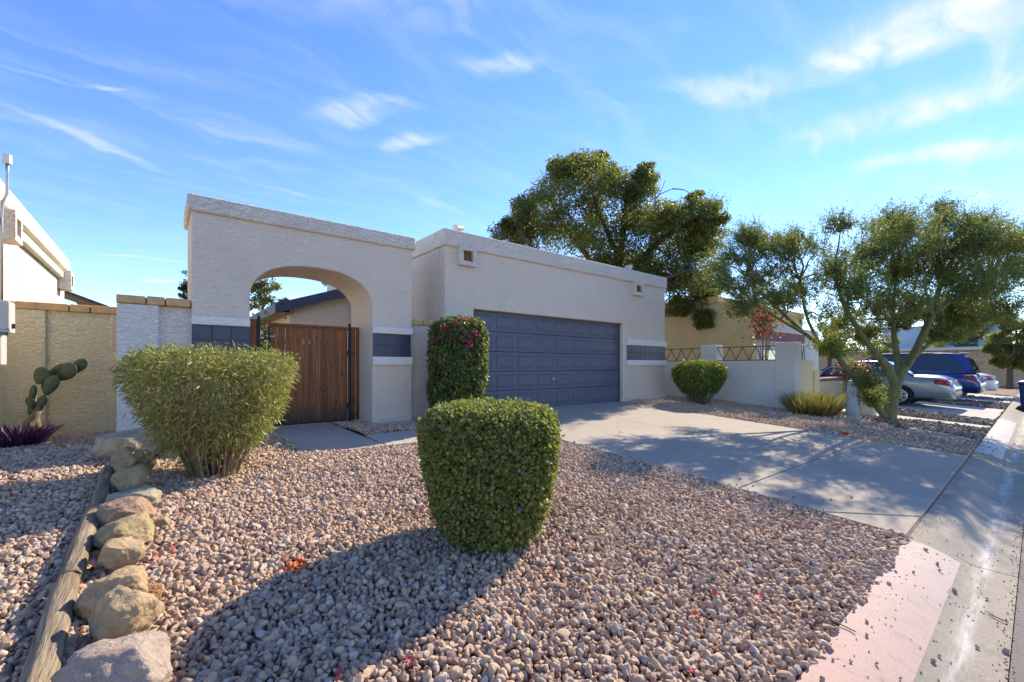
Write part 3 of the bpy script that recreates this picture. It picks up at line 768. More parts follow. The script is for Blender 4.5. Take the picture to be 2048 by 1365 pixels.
# vent boxes
def vent_box(parent, u, v, z, w, h, dpt, face='-y'):
    m = .09
    mb = MB()
    mb.box(u - w / 2, u + w / 2, v - dpt, v - .001, z - h / 2, z - h / 2 + m); mb.box(u - w / 2, u + w / 2, v - dpt, v - .001, z + h / 2 - m, z + h / 2)
    mb.box(u - w / 2, u - w / 2 + m, v - dpt, v - .001, z - h / 2 + m + .0005, z + h / 2 - m - .0005); mb.box(u + w / 2 - m, u + w / 2, v - dpt, v - .001, z - h / 2 + m + .0005, z + h / 2 - m - .0005)
    if face == '+x':   # turn the box so that it looks along +x from the wall plane x = v
        q = [(p[1] * -1 + 2 * v, p[0], p[2]) for p in mb.v]; mb.v = q
    vb = mb.build('vent_box', 'stucco_cap', parent)
    g_ = MB().box(u - w / 2 + m, u + w / 2 - m, v - .02, v - .002, z - h / 2 + m, z + h / 2 - m)
    g_.box(u - w / 2 + m, u + w / 2 - m, v - .06, v - .0205, z - h / 2 + m, z - h / 2 + m + .05)
    if face == '+x': g_.v = [(p[1] * -1 + 2 * v, p[0], p[2]) for p in g_.v]
    g_.build('vent_opening', 'vent_wood', vb)
vent_box(house, 4.83, FV, 3.165, .41, .39, .10)
vent_box(house, 10.52, FV, 3.14, .44, .37, .10)
# sectional garage door, five rows of eight raised panels
DV = FV + .15
door = MB()
for r_ in range(5):
    h = GDT / 5; door.box(GD0 + .02, GD1 - .02, DV, DV + .045, .004 + r_ * h + .002, r_ * h + h - .003)
dr = door.build('garage_door', 'door_blue', house, bevel=.004)
pw = (GD1 - GD0 - .04) / 8; ph = GDT / 5
def raised_panel(w, h):
    mb = MB(); rings = [(0, .0), (.004, .009), (.022, .009), (.030, .002), (.060, .010)]
    vs_ = []
    for ins, y in rings:
        vs_ += [(-w / 2 + ins, -y, -h / 2 + ins), (w / 2 - ins, -y, -h / 2 + ins), (w / 2 - ins, -y, h / 2 - ins), (-w / 2 + ins, -y, h / 2 - ins)]
    fs_ = [(4 * k + i, 4 * k + (i + 1) % 4, 4 * k + 4 + (i + 1) % 4, 4 * k + 4 + i) for k in range(len(rings) - 1) for i in range(4)]
    fs_.append(tuple(range(4 * len(rings) - 4, 4 * len(rings))))
    mb.add(vs_, fs_); return mb
pm = raised_panel(pw - .11, ph - .12).mesh('panel', bevel=0); pm.materials.append(MATS['door_blue'])
for r_ in range(5):
    for c_ in range(8):
        o = bpy.data.objects.new('panel', pm); COL.objects.link(o); o.parent = dr
        o.location = Vector((GD0 + .02 + (c_ + .5) * pw, DV - .0005, (r_ + .5) * ph)) - house.location
hd = MB().box(7.36, 7.40, DV - .035, DV - .001, .62, .70); hd.bar((7.34, DV - .04, .655), (7.50, DV - .04, .665), .012, .016); hd.build('handle', 'grey_metal', dr, bevel=.003)
# door jamb and stop
MB().box(GD0 + .001, GD0 + .019, FV + .10, FV + .20, 0, GDT - .002).build('jamb', 'door_blue', house); MB().box(GD1 - .019, GD1 - .001, FV + .10, FV + .20, 0, GDT - .002).build('jamb', 'door_blue', house)
MB().box(GD0 + .021, GD1 - .021, DV + .002, DV + .04, -.02, .003).build('door_seal', 'rubber', house)

# arched portal
AX0, AX1, AO0, AO1, AB = .353, 3.66, 1.054, 2.907, 8.59
cx_, hw = (AO0 + AO1) / 2, (AO1 - AO0) / 2
ZS, RISE, NE = CAMZ + 1.00, .60, 2.4
arch = []
for i in range(0, 41):
    th = math.pi * i / 40; c = math.cos(th); s_ = math.sin(th)
    arch.append((cx_ + hw * math.copysign(abs(c) ** (2 / NE), c), ZS + RISE * abs(s_) ** (2 / NE)))
poly = [(AX0, -.5), (AO0, -.5)] + arch[::-1] + [(AO1, -.5), (AX1, -.5), (AX1, 3.14), (AX0, 3.14)]
# body is a ring of front, back and soffit faces
por = MB().prism(poly, FV, AB).build('arch_wall', 'stucco_cream', house, bevel=.022, seg=2, ang=50)
MB().box(AX0 - .05, AX1 + .05, FV - .05, AB + .05, 3.10, 3.335).build('parapet', 'stucco_cap', house, bevel=.03, seg=3)
tile_band(house, AX0 + .002, AO0 - .002, FV, 3, zt0=1.13, zt1=1.535, trim_top=.115, trim_bot=.15)
tile_band(house, AO1 + .002, AX1 - .03, FV, 3, zt0=1.13, zt1=1.535, trim_top=.115, trim_bot=.15, ox1=.02)
MB().box(AO1 + .0, AX1 - .02, FV - .030, FV - .001, -.5, .05).build('stem_wall', 'stucco_cap', house, bevel=.006)
# rear wing with shed gable seen through the arch
WV = 13.0
wing = MB().prism([(2.75, -.3), (4.34, -.3), (4.34, 3.02), (2.75, 2.50)], WV, 18.0).build('wing_wall', 'stucco_cream', house)
rs = .345
def roof_z(u): return 2.43 + .10 + (u - 2.37) * rs
rf = MB().prism([(2.37, roof_z(2.37) - .03), (4.34, roof_z(4.34) - .03), (4.34, roof_z(4.34) + .05), (2.37, roof_z(2.37) + .05)], WV - .30, 18.3).build('wing_roof', 'roof_shingle', house)
MB().prism([(2.36, roof_z(2.36) - .19), (4.34, roof_z(4.34) - .19), (4.34, roof_z(4.34) + .07), (2.36, roof_z(2.36) + .07)], WV - .345, WV - .302).build('fascia', 'fascia_blue', rf)
MB().box(2.325, 2.358, WV - .344, 18.3, roof_z(2.36) - .19, roof_z(2.36) + .06).build('fascia', 'fascia_grey', rf)
MB().box(2.358, 2.745, WV - .30, 18.3, roof_z(2.36) - .17, roof_z(2.36) - .15).build('soffit', 'wood_tan', rf)

# floodlights on the parapet
def floodlight(u, v, z, yaw, label):
    e = empty('floodlight', (u, v, z), label, 'floodlight', 'floodlights on the garage parapet')
    MB().lathe((u, v, z), [(.055, 0), (.055, .012), (.018, .02), (.018, .055)], 12).build('base', 'white_lamp', e)
    d = Vector((math.cos(yaw), math.sin(yaw), -.25)).normalized(); a = Vector((u, v, z + .10))
    MB().tube([a - d * .10, a - d * .09, a - d * .03, a + d * .06, a + d * .12], [.02, .045, .055, .07, .075], 12).build('lamp_head', 'white_lamp', e)
    MB().tube([a + d * .121, a + d * .124], .066, 12).build('lens', 'lamp_clear', e)
    return e
floodlight(4.74, FV + .1, 3.645, R(195), 'small white floodlight on the near corner of the garage parapet')
floodlight(10.25, FV + .1, 3.645, R(250), 'small white floodlight on the far end of the garage parapet')

# ------------------------------------------------------------------ garden walls with brick caps
def cap_bricks(parent, x0, x1, y0, y1, z, lens, mat='cap_brick', h=.105):
    x = x0; i = 0
    while x < x1 - .02:
        l = min(lens[i % len(lens)], x1 - x); i += 1
        MB().box(x + .007, x + l - .007, y0, y1, z, z + h + random.uniform(-.004, .004)).build('cap_brick', mat, parent, bevel=.010, seg=2); x += l
    MB().box(x0 + .01, x1 - .01, y0 + .02, y1 - .02, z + .0005, z + h - .02).build('mortar', 'mortar', parent)
gw = empty('garden_wall', (.0, FV + .1, 0), 'white stucco garden wall with brick cap joining the arched portal', 'wall')
gx0 = at_y(233, 700, FV + .02)[0]; gxm = at_y(318, 700, FV + .02)[0]
MB().box(gx0, gxm, FV + .02, FV + .42, -.5, 1.77).build('pilaster', 'stucco_white', gw, bevel=.02, seg=2)
MB().box(gxm - .05, AX0 + .1, FV + .10, FV + .34, -.5, 1.768).build('wall', 'stucco_white', gw)
cap_bricks(gw, gx0 - .01, AX0 - .005, FV + .0, FV + .44, 1.771, [.30, .20, .52])
gw2 = empty('garden_wall', (4, FV + .2, 0), 'short cream wall with brick cap between portal and garage', 'wall')
MB().box(AX1 - .1, GX0 - .001, FV + .12, FV + .36, -.5, 1.74).build('wall', 'stucco_cream', gw2)
cap_bricks(gw2, AX1 + .002, GX0 - .003, FV + .08, FV + .40, 1.742, [.27, .42])
YV = 9.12
yw = empty('garden_wall', (-1.1, YV, 0), 'yellow stucco wall with brick cap behind the prickly pear', 'wall')
yx = [at_y(px, 700, YV)[0] for px in (93, 221)]
MB().box(-2.2, yx[0], YV - .045, YV + .24, -.5, 1.757).build('pilaster', 'stucco_yellow', yw, bevel=.015, seg=2)
MB().box(yx[0] + .001, yx[1] - .001, YV, YV + .22, -.5, 1.756).build('wall', 'stucco_yellow', yw)
MB().box(yx[1], gx0 + .6, YV - .03, YV + .24, -.5, 1.757).build('pilaster', 'stucco_yellow', yw, bevel=.015, seg=2)
cap_bricks(yw, -2.2, gx0 + .6, YV - .06, YV + .27, 1.758, [.33, .31, .62 - .08, .225, .385, .30])

# ------------------------------------------------------------------ gate and its side panels
GV = 8.16
gate = empty('gate', (1.41, GV, -.06), 'brown wooden gate of upright boards with brass number 88', 'gate')
gxa, gxb = 1.415, 2.67; gzt, gzb = 1.675, -.035
nb = 11; bw = (gxb - gxa - .03) / nb
for i in range(nb):
    x = gxa + .02 + i * bw
    MB().box(x + .003, x + bw - .005, GV - .014 + random.uniform(-.007, .007), GV + .010, gzb + .02 + random.uniform(0, .02), gzt - .075).build('board', 'gate_wood', gate, bevel=.003)
MB().box(gxa - .01, gxb + .015, GV - .045, GV + .03, gzt - .07, gzt - .035).build('top_rail', 'gate_wood', gate, bevel=.004)
MB().box(gxa - .02, gxb + .03, GV - .06, GV + .05, gzt - .033, gzt).build('top_rail', 'gate_wood', gate, bevel=.004)
fr = MB()
fr.box(gxa - .015, gxa + .018, GV + .012, GV + .045, gzb, gzt - .075); fr.box(gxb - .022, gxb + .012, GV + .012, GV + .045, gzb, gzt - .075)
for z in (gzb, .55, 1.35): fr.box(gxa + .019, gxb - .023, GV + .012, GV + .044, z, z + .035)
fr.build('frame', 'black_metal', gate)
lt = MB().bar((gxa + .005, GV - .03, 1.45), (gxa + .075, GV - .03, 1.45), .02, .012); lt.bar((gxa + .07, GV - .03, 1.44), (gxa + .07, GV - .03, 1.475), .012, .012); lt.build('latch', 'grey_metal', gate)
for k, z in enumerate((1.2, .25)): MB().tube([(gxb + .03, GV + .0, z - .05), (gxb + .03, GV + .0, z + .05)], .016, 10).build('hinge', 'black_metal', gate)
MB().box(gxb + .015, gxb + .06, GV - .005, GV + .015, 1.17, 1.23).build('hinge_plate', 'black_metal', gate)
def ring(mb, c, ru, rz, w):
    n = 16; mb.tube([(c[0] + ru * math.cos(2 * math.pi * i / n), c[1], c[2] + rz * math.sin(2 * math.pi * i / n)) for i in range(n + 1)], w, 6)
for px in (606.5, 618.2):
    c = at_y(px, 684, GV - .022); dg = MB(); ring(dg, (c[0], GV - .020, c[2] + .022), .014, .018, .0055); ring(dg, (c[0], GV - .020, c[2] - .020), .018, .022, .0065)
    dg.build('house_number', 'brass', gate)
def side_panel(x0, x1, post_x, top, label, boards):
    e = empty('fence_panel', (post_x, GV, -.06), label, 'fence', 'side panels of the gate')
    MB().box(post_x - .022, post_x + .022, GV - .022, GV + .022, -.12, top + .055).build('post', 'black_metal', e, bevel=.003)
    for a, b_ in boards: MB().box(a, b_, GV - .004, GV + .018, -.02, top).build('board', 'gate_wood', e, bevel=.003)
    for z in (.05, top - .03): MB().box(x0, x1, GV + .02, GV + .045, z, z + .03).build('rail', 'black_metal', e)
pl_ = at_y(517, 700, GV)[0]; side_panel(AO0 - .02, pl_ - .02, pl_, 1.72, 'narrow wooden fence panel with black post left of the gate', [(AO0 + .01, pl_ - .024)])
pr_ = at_y(699, 700, GV)[0]; side_panel(pr_ + .02, AO1 + .02, pr_, 1.68, 'narrow two-board fence panel with black post right of the gate', [(pr_ + .026, pr_ + .105), (pr_ + .118, AO1 - .005)])

# ------------------------------------------------------------------ left neighbour
ln = empty('neighbour_house', (-1.78, 9, 0), 'sunlit ivory stucco building at the left edge with double parapet band', 'house')
LX = -1.78; LE = 15.2
MB().box(-9, LX, 7.3, LE - .1, -.5, 3.3).build('wall', 'stucco_ivory', ln, bevel=.02)
MB().box(-9.1, LX + .09, 7.2, LE + .05, 3.24, 3.54).build('parapet', 'stucco_ivory', ln, bevel=.03, seg=2)
MB().box(LX + .001, LX + .10, 7.2, LE + .02, 2.96, 3.11).build('trim', 'stucco_ivory', ln, bevel=.02, seg=2)
vent_box(ln, 9.35, LX, 2.93, .42, .42, .22, '+x'); vent_box(ln, 14.35, LX, 2.93, .42, .42, .22, '+x')
em = empty('electric_meter', (-1.6, 8.4, .8), 'grey electric meter box with conduit at the left edge of the picture', 'meter box')
ex = at_y(33, 650, 8.55)[0]
MB().box(LX - .2, ex - .02, 8.32, 8.6, 1.38, 1.78).build('box', 'meter_grey', em, bevel=.008)
MB().box(LX - .2, ex - .075, 8.24, 8.5, .97, 1.375).build('box', 'meter_grey', em, bevel=.008)
c = at_y(12, 663, 8.2); MB().tube([(c[0] - .22, 8.22, c[2]), (c[0] + .0, 8.22, c[2]), (c[0] + .02, 8.22, c[2])], [.055, .055, .048], 16).build('meter_cover', 'grey_metal', em)
MB().box(ex - .03, ex + .005, 8.42, 8.47, 1.44, 1.5).build('lock', 'black_metal', em)
cd = [at_x(3, 620, LX + .13), at_x(3, 440, LX + .13), at_x(5, 408, LX + .13), at_x(14, 388, LX + .17), at_x(15, 345, LX + .17), at_x(14, 328, LX + .17)]
MB().tube(cd, .017, 10).build('conduit', 'grey_metal', em, smooth=True)
MB().tube([cd[-1], Vector(cd[-1]) + Vector((0, 0, .12))], .05, 10).build('weather_head', 'meter_grey', em)
# brown roof far behind the yellow wall
fr_ = empty('far_house', (-2, 19, 0), 'small brown edged roof showing just above the yellow wall', 'house')
a = at_y(120, 580, 19); b_ = at_y(219, 613, 19)
MB().prism([(a[0], a[2] - .02), (b_[0], b_[2] - .06), (b_[0], b_[2]), (a[0], a[2] + .05)], 19, 24).build('roof', 'roof_shingle', fr_)
MB().prism([(a[0], a[2] - .22), (b_[0], b_[2] - .2), (b_[0], b_[2] - .062), (a[0], a[2] - .022)], 19.1, 19.16).build('fascia', 'wood_tan', fr_)
MB().box(a[0] - 1, b_[0] - .45, 19.6, 23, -.3, b_[2] + .02).build('wall', 'vent_wood', fr_)

# ------------------------------------------------------------------ right neighbour: wall with zigzag rails, house behind
WX = 13.3
rw = empty('courtyard_wall', (WX, 6, -.1), 'grey white courtyard wall with pillars and black zigzag rails', 'wall')
WT, RT, PTOP = 1.135, 1.54, 1.625
def pil(y0, y1, x0=WX - .03, x1=WX + .45): return MB().box(x0, x1, y0, y1, -.6, PTOP).build('pillar', 'stucco_greywhite', rw, bevel=.018, seg=2)
pil(4.49, 4.98); pil(6.64, 7.12); pil(8.75, 9.2)
for y0, y1 in ((4.981, 6.639), (7.121, 8.749)):
    MB().box(WX, WX + .22, y0, y1, -.6, WT).build('wall', 'stucco_greywhite', rw)
RX1 = at_y(1626, 720, 4.55)[0]
MB().box(WX + .451, RX1, 4.55, 4.77, -.6, WT).build('wall', 'stucco_yellow', rw)
MB().box(RX1 + .002, RX1 + .4, 4.5, 4.82, -.6, .86).build('pillar', 'stucco_yellow', rw)
def zigzag(a, b, n, phase=0):
    a = Vector(a); b = Vector(b)
    rl = empty('railing', (0, 0, 0)); rl.parent = rw
    z0, z1 = WT + .012, RT
    def bar(name, p, q, w, h):
        m = MB().bar(p, q, w, h); o = link(name, m.mesh(name, rw.location), 'black_metal', rl)
    bar('rail', (a.x, a.y, z0), (b.x, b.y, z0), .022, .022); bar('rail', (a.x, a.y, z1), (b.x, b.y, z1), .022, .022)
    for i in range(n):
        p = a.lerp(b, i / n); q = a.lerp(b, (i + 1) / n); u_, d_ = (z0 + .012, z1 - .012) if (i + phase) % 2 == 0 else (z1 - .012, z0 + .012)
        bar('strut', (p.x, p.y, u_), (q.x, q.y, d_), .024, .014)
zigzag((WX + .1, 6.639, 0), (WX + .1, 4.981, 0), 9, 1)
zigzag((WX + .1, 8.749, 0), (WX + .1, 7.121, 0), 9, 0)
zigzag((WX + .452, 4.66, 0), (RX1 - .3, 4.66, 0), 8, 0)
# planter wall with red brick cap
pw_ = empty('planter_wall', (17, 4.6, -.2), 'low yellow planter wall with red brick cap left of the sedan', 'wall')
px0 = at_y(1631, 760, 4.7)[0]; px1 = at_y(1712, 760, 4.7)[0] + 1.5
pzt = at_y(1640, 757, 4.7)[2]
MB().box(px0 + .1, px1, 4.7, 4.95, -.6, pzt - .10).build('wall', 'stucco_yellow', pw_)
cap_bricks(pw_, px0 + .1, px1, 4.66, 5.0, pzt - .098, [.42, .40], 'red_brick', .10)
# the neighbour's house
nh = empty('neighbour_house', (17, 7, 0), 'yellow stucco house with red beam behind the courtyard wall', 'house')
HY0 = at_x(1505, 700, 17.0)[1]
MB().box(17.0, 26, HY0 + 1.3, 16, -.5, 3.45).build('wall', 'stucco_ochre', nh)
MB().box(17.0, 17.4, HY0, HY0 + 1.299, -.5, 3.45).build('wall', 'stucco_ochre', nh)
MB().box(16.94, 26.05, HY0 + 1.25, 16.05, 3.46, 3.72).build('parapet', 'stucco_ochre', nh, bevel=.03)
MB().box(17.402, 18.0, HY0 + .02, HY0 + .3, -.5, 2.38).build('column', 'stucco_greywhite', nh)
MB().box(17.3, 22.0, HY0 - .08, HY0 + .018, 1.98, 2.36).build('beam', 'fascia_red', nh, bevel=.01)
MB().box(18.001, 26, HY0 + .60, HY0 + .72, -.5, 2.75).build('entry_wall', 'stucco_ivory', nh)
wn_ = MB().box(19.0, 20.6, HY0 + .56, HY0 + .598, .6, 1.7).build('window', 'stucco_greywhite', nh); MB().box(19.06, 20.54, HY0 + .548, HY0 + .558, .66, 1.64).build('pane', 'window_glass', wn_)
# far building at the end of the street
fb = empty('far_building', (46, 6, 0), 'low flat roofed grey building far down the street', 'building')
MB().box(46, 60, 1.2, 16, -.6, 2.2).build('wall', 'rock_tan', fb); MB().box(45.6, 60.2, 1.0, 16.2, 2.2, 2.42).build('roof', 'pedestal_white', fb)
MB().box(50, 58, 3, 10, 2.42, 4.4).build('upper_wall', 'pedestal_blue', fb); w2 = MB().box(49.96, 49.998, 4.2, 4.9, 2.9, 4.2).build('window', 'fascia_blue', fb)
# ------------------------------------------------------------------ rocks and log edging
def rock(px, py, wpx, hpx, mat, label, seed, flat=.5, name='rock', sink=.25, depth=.85, du=0., yaw=0.):
    p = at_gnd(px, py); dd = p[0] * fw[0] + p[1] * fw[1]; m = FPX / dd
    W = wpx / m; H = hpx / m * 1.22
    rr = random.Random(seed)
    bm = bmesh.new(); bmesh.ops.create_icosphere(bm, subdivisions=5, radius=1)
    pls = [(Vector((rr.gauss(0, 1), rr.gauss(0, 1), rr.gauss(0, .8))).normalized(), rr.uniform(.62, .86)) for _ in range(11)]
    pls += [(Vector((rr.gauss(0, .15), rr.gauss(0, .15), 1)).normalized(), flat)]
    off = Vector((seed * 3.7, 0, 0))
    for v in bm.verts:
        v.co *= 1 + .16 * mnoise.noise(v.co * 1.1 + off)
        for d, h in pls:
            q = v.co.dot(d)
            if q > h: v.co -= d * (q - h) * .88
        n = v.co.normalized()
        v.co += n * (.085 * mnoise.fractal(v.co * 2.3 + off, 1, 2, 5) + .035 * mnoise.fractal(v.co * 8 + off, .9, 2, 4))
    xs_ = [v.co.x for v in bm.verts]; ys_ = [v.co.y for v in bm.verts]; zs_ = [v.co.z for v in bm.verts]
    ca, sa = math.cos(yaw), math.sin(yaw)
    # stretch along the view-facing axes of the picture: rt is sideways, fw is depth
    for v in bm.verts:
        x = (v.co.x - (max(xs_) + min(xs_)) / 2) / (max(xs_) - min(xs_)) * W
        y = (v.co.y - (max(ys_) + min(ys_)) / 2) / (max(ys_) - min(ys_)) * W * depth
        z = (v.co.z - min(zs_)) / (max(zs_) - min(zs_)) * H * (1 + sink) - H * sink
        x, y = x * ca - y * sa, x * sa + y * ca
        v.co = (x * rt[0] + y * fw[0], x * rt[1] + y * fw[1], z)
    me = bpy.data.meshes.new(name); bm.to_mesh(me); bm.free(); me.shade_smooth()
    o = link(name, me, mat, None, (p[0] + du, p[1], gz(p[0], p[1]) - .01)); tag(o, label, 'rock', 'edging rocks beside the log'); return o
rock(268, 908, 105, 40, 'rock_pale', 'large pale flat boulder against the foot of the white garden wall', 1, .62, depth=1.2)
rock(262, 945, 74, 44, 'rock_olive', 'dark shaded edging rock just in front of the pale flat boulder', 2, .8)
rock(266, 982, 70, 46, 'rock_olive', 'olive rounded rock dappled with sun beside the left shrub', 3, .85)
rock(268, 1012, 90, 30, 'rock_pale', 'pale pitted low rock in the middle of the rock edging', 4, .7, depth=1.0)
rock(252, 1046, 98, 42, 'rock_pink', 'pinkish brown rounded rock behind the wide lichen-covered one', 5, .85)
rock(250, 1085, 108, 48, 'rock_olive', 'wide lichen-tinted sloping rock in the rock edging', 6, .75, depth=1.0)
rock(320, 1052, 36, 16, 'rock_olive', 'small olive rock lying apart on the gravel right of the edging', 7, .8)
rock(243, 1132, 88, 48, 'rock_tan', 'square-topped tan rock, third from the bottom of the edging', 8, .75)
rock(236, 1208, 116, 60, 'rock_tan', 'angular tan rock with flat tilted top near the log joint', 9, .6, depth=1.0, yaw=.3)
rock(296, 1196, 50, 26, 'rock_orange', 'small rusty orange stone tucked beside the angular tan rock', 10, .8)
rock(240, 1272, 126, 82, 'rock_tan', 'big blunt tan rock next to the bottom boulder', 11, .8, depth=.8)
rock(242, 1395, 190, 96, 'rock_rose', 'large rose grey boulder at the bottom left corner', 12, .62, depth=.9)
rock(537, 893, 16, 11, 'rock_orange', 'single round terracotta coloured cobble beside the entry walk', 13, .9)
def log(v0, v1, u0, u1, r0, r1, label, seed=3):
    n = 46; k = 20; vs_ = []; fs_ = []
    rr = random.Random(seed); groove = [rr.uniform(0, 6.28) for _ in range(5)]
    for i in range(n):
        t = i / (n - 1); v = v0 + (v1 - v0) * t; u = u0 + (u1 - u0) * t + .012 * math.sin(v * 2.1 + seed); r = r0 + (r1 - r0) * t
        zc = gz(u, v) + r * .62
        for j in range(k):
            a = 2 * math.pi * j / k
            q = r * (1 + .07 * mnoise.noise(Vector((math.cos(a) * 1.5, math.sin(a) * 1.5, v * .9 + seed))) + .04 * mnoise.noise(Vector((math.cos(a) * 5, math.sin(a) * 5, v * 2))))
            for g_ in groove:
                dd = abs((a - g_ - .25 * math.sin(v * 1.3 + g_) + math.pi) % (2 * math.pi) - math.pi)
                q -= r * .16 * max(0, 1 - dd / .18)
            if i in (0, n - 1): q *= .93
            vs_.append((u + q * math.cos(a), v + (.025 * mnoise.noise(Vector((j * .9, seed, 0))) if i in (0, n - 1) else 0), zc + q * math.sin(a)))
    fs_ = [(i * k + j, i * k + (j + 1) % k, (i + 1) * k + (j + 1) % k, (i + 1) * k + j) for i in range(n - 1) for j in range(k)] + [tuple(range(k)), tuple(range((n - 1) * k, n * k))]
    o = MB().add(vs_, fs_).build('edging_log', 'log_wood', None, origin=(u0, v0, gz(u0, v0)), smooth=True); tag(o, label, 'log', 'weathered edging logs')
log(3.47, 5.95, -.375, -.40, .056, .050, 'weathered split log edging, the far length beside the rocks')
log(1.55, 3.44, -.385, -.385, .060, .057, 'weathered split log edging, the near length at bottom left')

# ------------------------------------------------------------------ clipped shrubs
def prof_sample(prof, n):
    """area-weighted points on a lathe profile: returns r, z, outward slope (nr, nz)"""
    pr = np.array(prof, float); seg = np.diff(pr, axis=0); ln_ = np.hypot(seg[:, 0], seg[:, 1]); w = ln_ * (pr[:-1, 0] + pr[1:, 0]) / 2 + 1e-6
    i = RNG.choice(len(w), n, p=w / w.sum()); t = RNG.uniform(size=n)
    p = pr[i] + seg[i] * t[:, None]; nr = seg[i][:, 1] / ln_[i]; nzv = -seg[i][:, 0] / ln_[i]
    return p[:, 0], p[:, 1], nr, nzv
def lobes(a, z, seed, amp):
    return 1 + amp * (.5 * np.sin(3 * a + seed) + .4 * np.sin(5 * a - z * 6 + seed * 2) + .35 * np.sin(8 * a + z * 11 + seed) + .25 * np.sin(13 * a - z * 17))
def shrub(name, base, prof, label, leafmat_, nleaf, ll, lw, seed=1, amp=.04, depth=.16, six=True, nstem=26, stem_r=.25, stemmat='twig_brown', droop=0., sx=1., sy=1., out=.7, up=.0, dens=1.0, stray=.03, cat='shrub', rot=0., gap=None, facing=True, lean=(0, 0)):
    e = empty(name, base, label, cat)
    n = nleaf
    r, z, nr, nv = prof_sample(prof, n); a = RNG.uniform(0, 2 * math.pi, n)
    dp = RNG.exponential(depth * .42, n); dp = np.minimum(dp, depth * 2.2); dp -= (RNG.uniform(size=n) < stray) * RNG.uniform(0, min(.085, depth * .3), n)
    k = lobes(a, z, seed, amp)
    rr = np.maximum(r * k - nr * dp, 0); zz_ = np.maximum(z * (1 + (k - 1) * .35) - nv * dp, .01)
    zm = max(p[1] for p in prof)
    P = np.stack([rr * np.cos(a) * sx + lean[0] * zz_ / zm, rr * np.sin(a) * sy + lean[1] * zz_ / zm, zz_], 1)
    Nn = np.stack([nr * np.cos(a), nr * np.sin(a), nv], 1)
    if gap is not None:
        keep = np.array([gap(*q) for q in P], bool); P = P[keep]; Nn = Nn[keep]; dp = dp[keep]
    n = len(P)
    D = Nn * out + RNG.normal(size=(n, 3)) * .75 + np.array([0, 0, up])
    rnd = np.clip(RNG.beta(2.2, 2.2, n) + RNG.normal(0, .05, n), 0, 1); rnd[RNG.uniform(size=n) < .02] = 1.0
    szr = RNG.uniform(.65, 1.25, n)
    me = leaf_mesh('foliage', P, D, ll * szr, lw * szr, rnd, six, .3, droop, Nn if facing else None)
    link('foliage', me, leafmat_, e)
    mb = MB()
    pr = np.array(prof)
    for i in range(nstem):
        aa = random.uniform(0, 2 * math.pi); q = random.random() ** .5
        zt = zm * random.uniform(.55, .96); rtp = float(np.interp(zt, pr[:-1, 1], pr[:-1, 0])) * q * .92
        b0 = Vector((math.cos(aa) * stem_r * .35 * q, math.sin(aa) * stem_r * .35 * q, -.02)); t_ = Vector((math.cos(aa) * rtp * sx + lean[0] * zt / zm, math.sin(aa) * rtp * sy + lean[1] * zt / zm, zt))
        mid = b0.lerp(t_, .5) + Vector((random.gauss(0, .03), random.gauss(0, .03), zm * .05))
        mb.tube([b0, b0.lerp(mid, .5) + Vector((random.gauss(0, .012), random.gauss(0, .012), 0)), mid, mid.lerp(t_, .5) + Vector((random.gauss(0, .02), random.gauss(0, .02), 0)), t_], [.012, .010, .008, .006, .003], 5)
        for _ in range(3):
            f = random.uniform(.35, .9); s0 = b0.lerp(t_, f); s1 = s0 + Vector((random.uniform(-.08, .08), random.uniform(-.08, .08), random.uniform(.02, .1)))
            mb.tube([s0, s0.lerp(s1, .5) + Vector((0, 0, .02)), s1], [.005, .004, .002], 4)
    link('stem', mb.mesh('stem'), stemmat, e)
    return e
def bs(px, py, zf=gz):
    p = at_gnd(px, py); return (p[0], p[1], zf(p[0], p[1]) - .01)
# the clipped round bush in the middle of the yard
rb = shrub('round_bush', (1.945, 2.70, gz(1.9, 2.7) - .01), [(.26, .0), (.36, .07), (.415, .2), (.455, .36), (.495, .55), (.515, .72), (.51, .85), (.475, .93), (.40, .985), (.25, 1.01), (.0, 1.02)],
      'clipped barrel-shaped green bush alone on the gravel in the foreground', 'leaf_round', 52000, .031, .0115, 3, .022, .13, True, 60, .6, out=.55, cat='bush',
      gap=lambda x, y, z: not (z < .19 and random.random() < .62 * (1 - z / .19) + .1))
for az, z in [(3.85, .93), (4.1, .97), (3.95, .6), (4.3, .6), (4.0, .36), (5.9, .96)]:
    r_ = .50 if z < .9 else .44
    c_ = np.array([math.cos(az + .5) * r_, math.sin(az + .5) * r_, z]); n_ = 7
    me = leaf_mesh('flower', np.tile(c_, (n_, 1)), RNG.normal(size=(n_, 3)) + c_ * 1.2, .018, .008, RNG.uniform(size=n_), True)
    link('flower', me, 'bract_violet', rb)
# the loose lance-leaved shrub on the left
shrub('flared_shrub', (.44, 5.42, gz(.45, 5.3) - .01), [(.16, .0), (.29, .12), (.42, .32), (.54, .55), (.64, .78), (.71, .98), (.72, 1.12), (.66, 1.20), (.52, 1.245), (.3, 1.26), (0, 1.26)],
      'flared flat-topped shrub with narrow pale leaves beside the rock edging', 'leaf_lance', 26000, .060, .0065, 9, .075, .24, False, 90, .55, droop=.22, out=.8, stray=.25, cat='shrub',
      gap=lambda x, y, z: random.random() > (.72 if z < .30 else .0) and mnoise.noise(Vector((x * 4.2, y * 4.2, z * 4.2))) > -.30 - .12 * z)
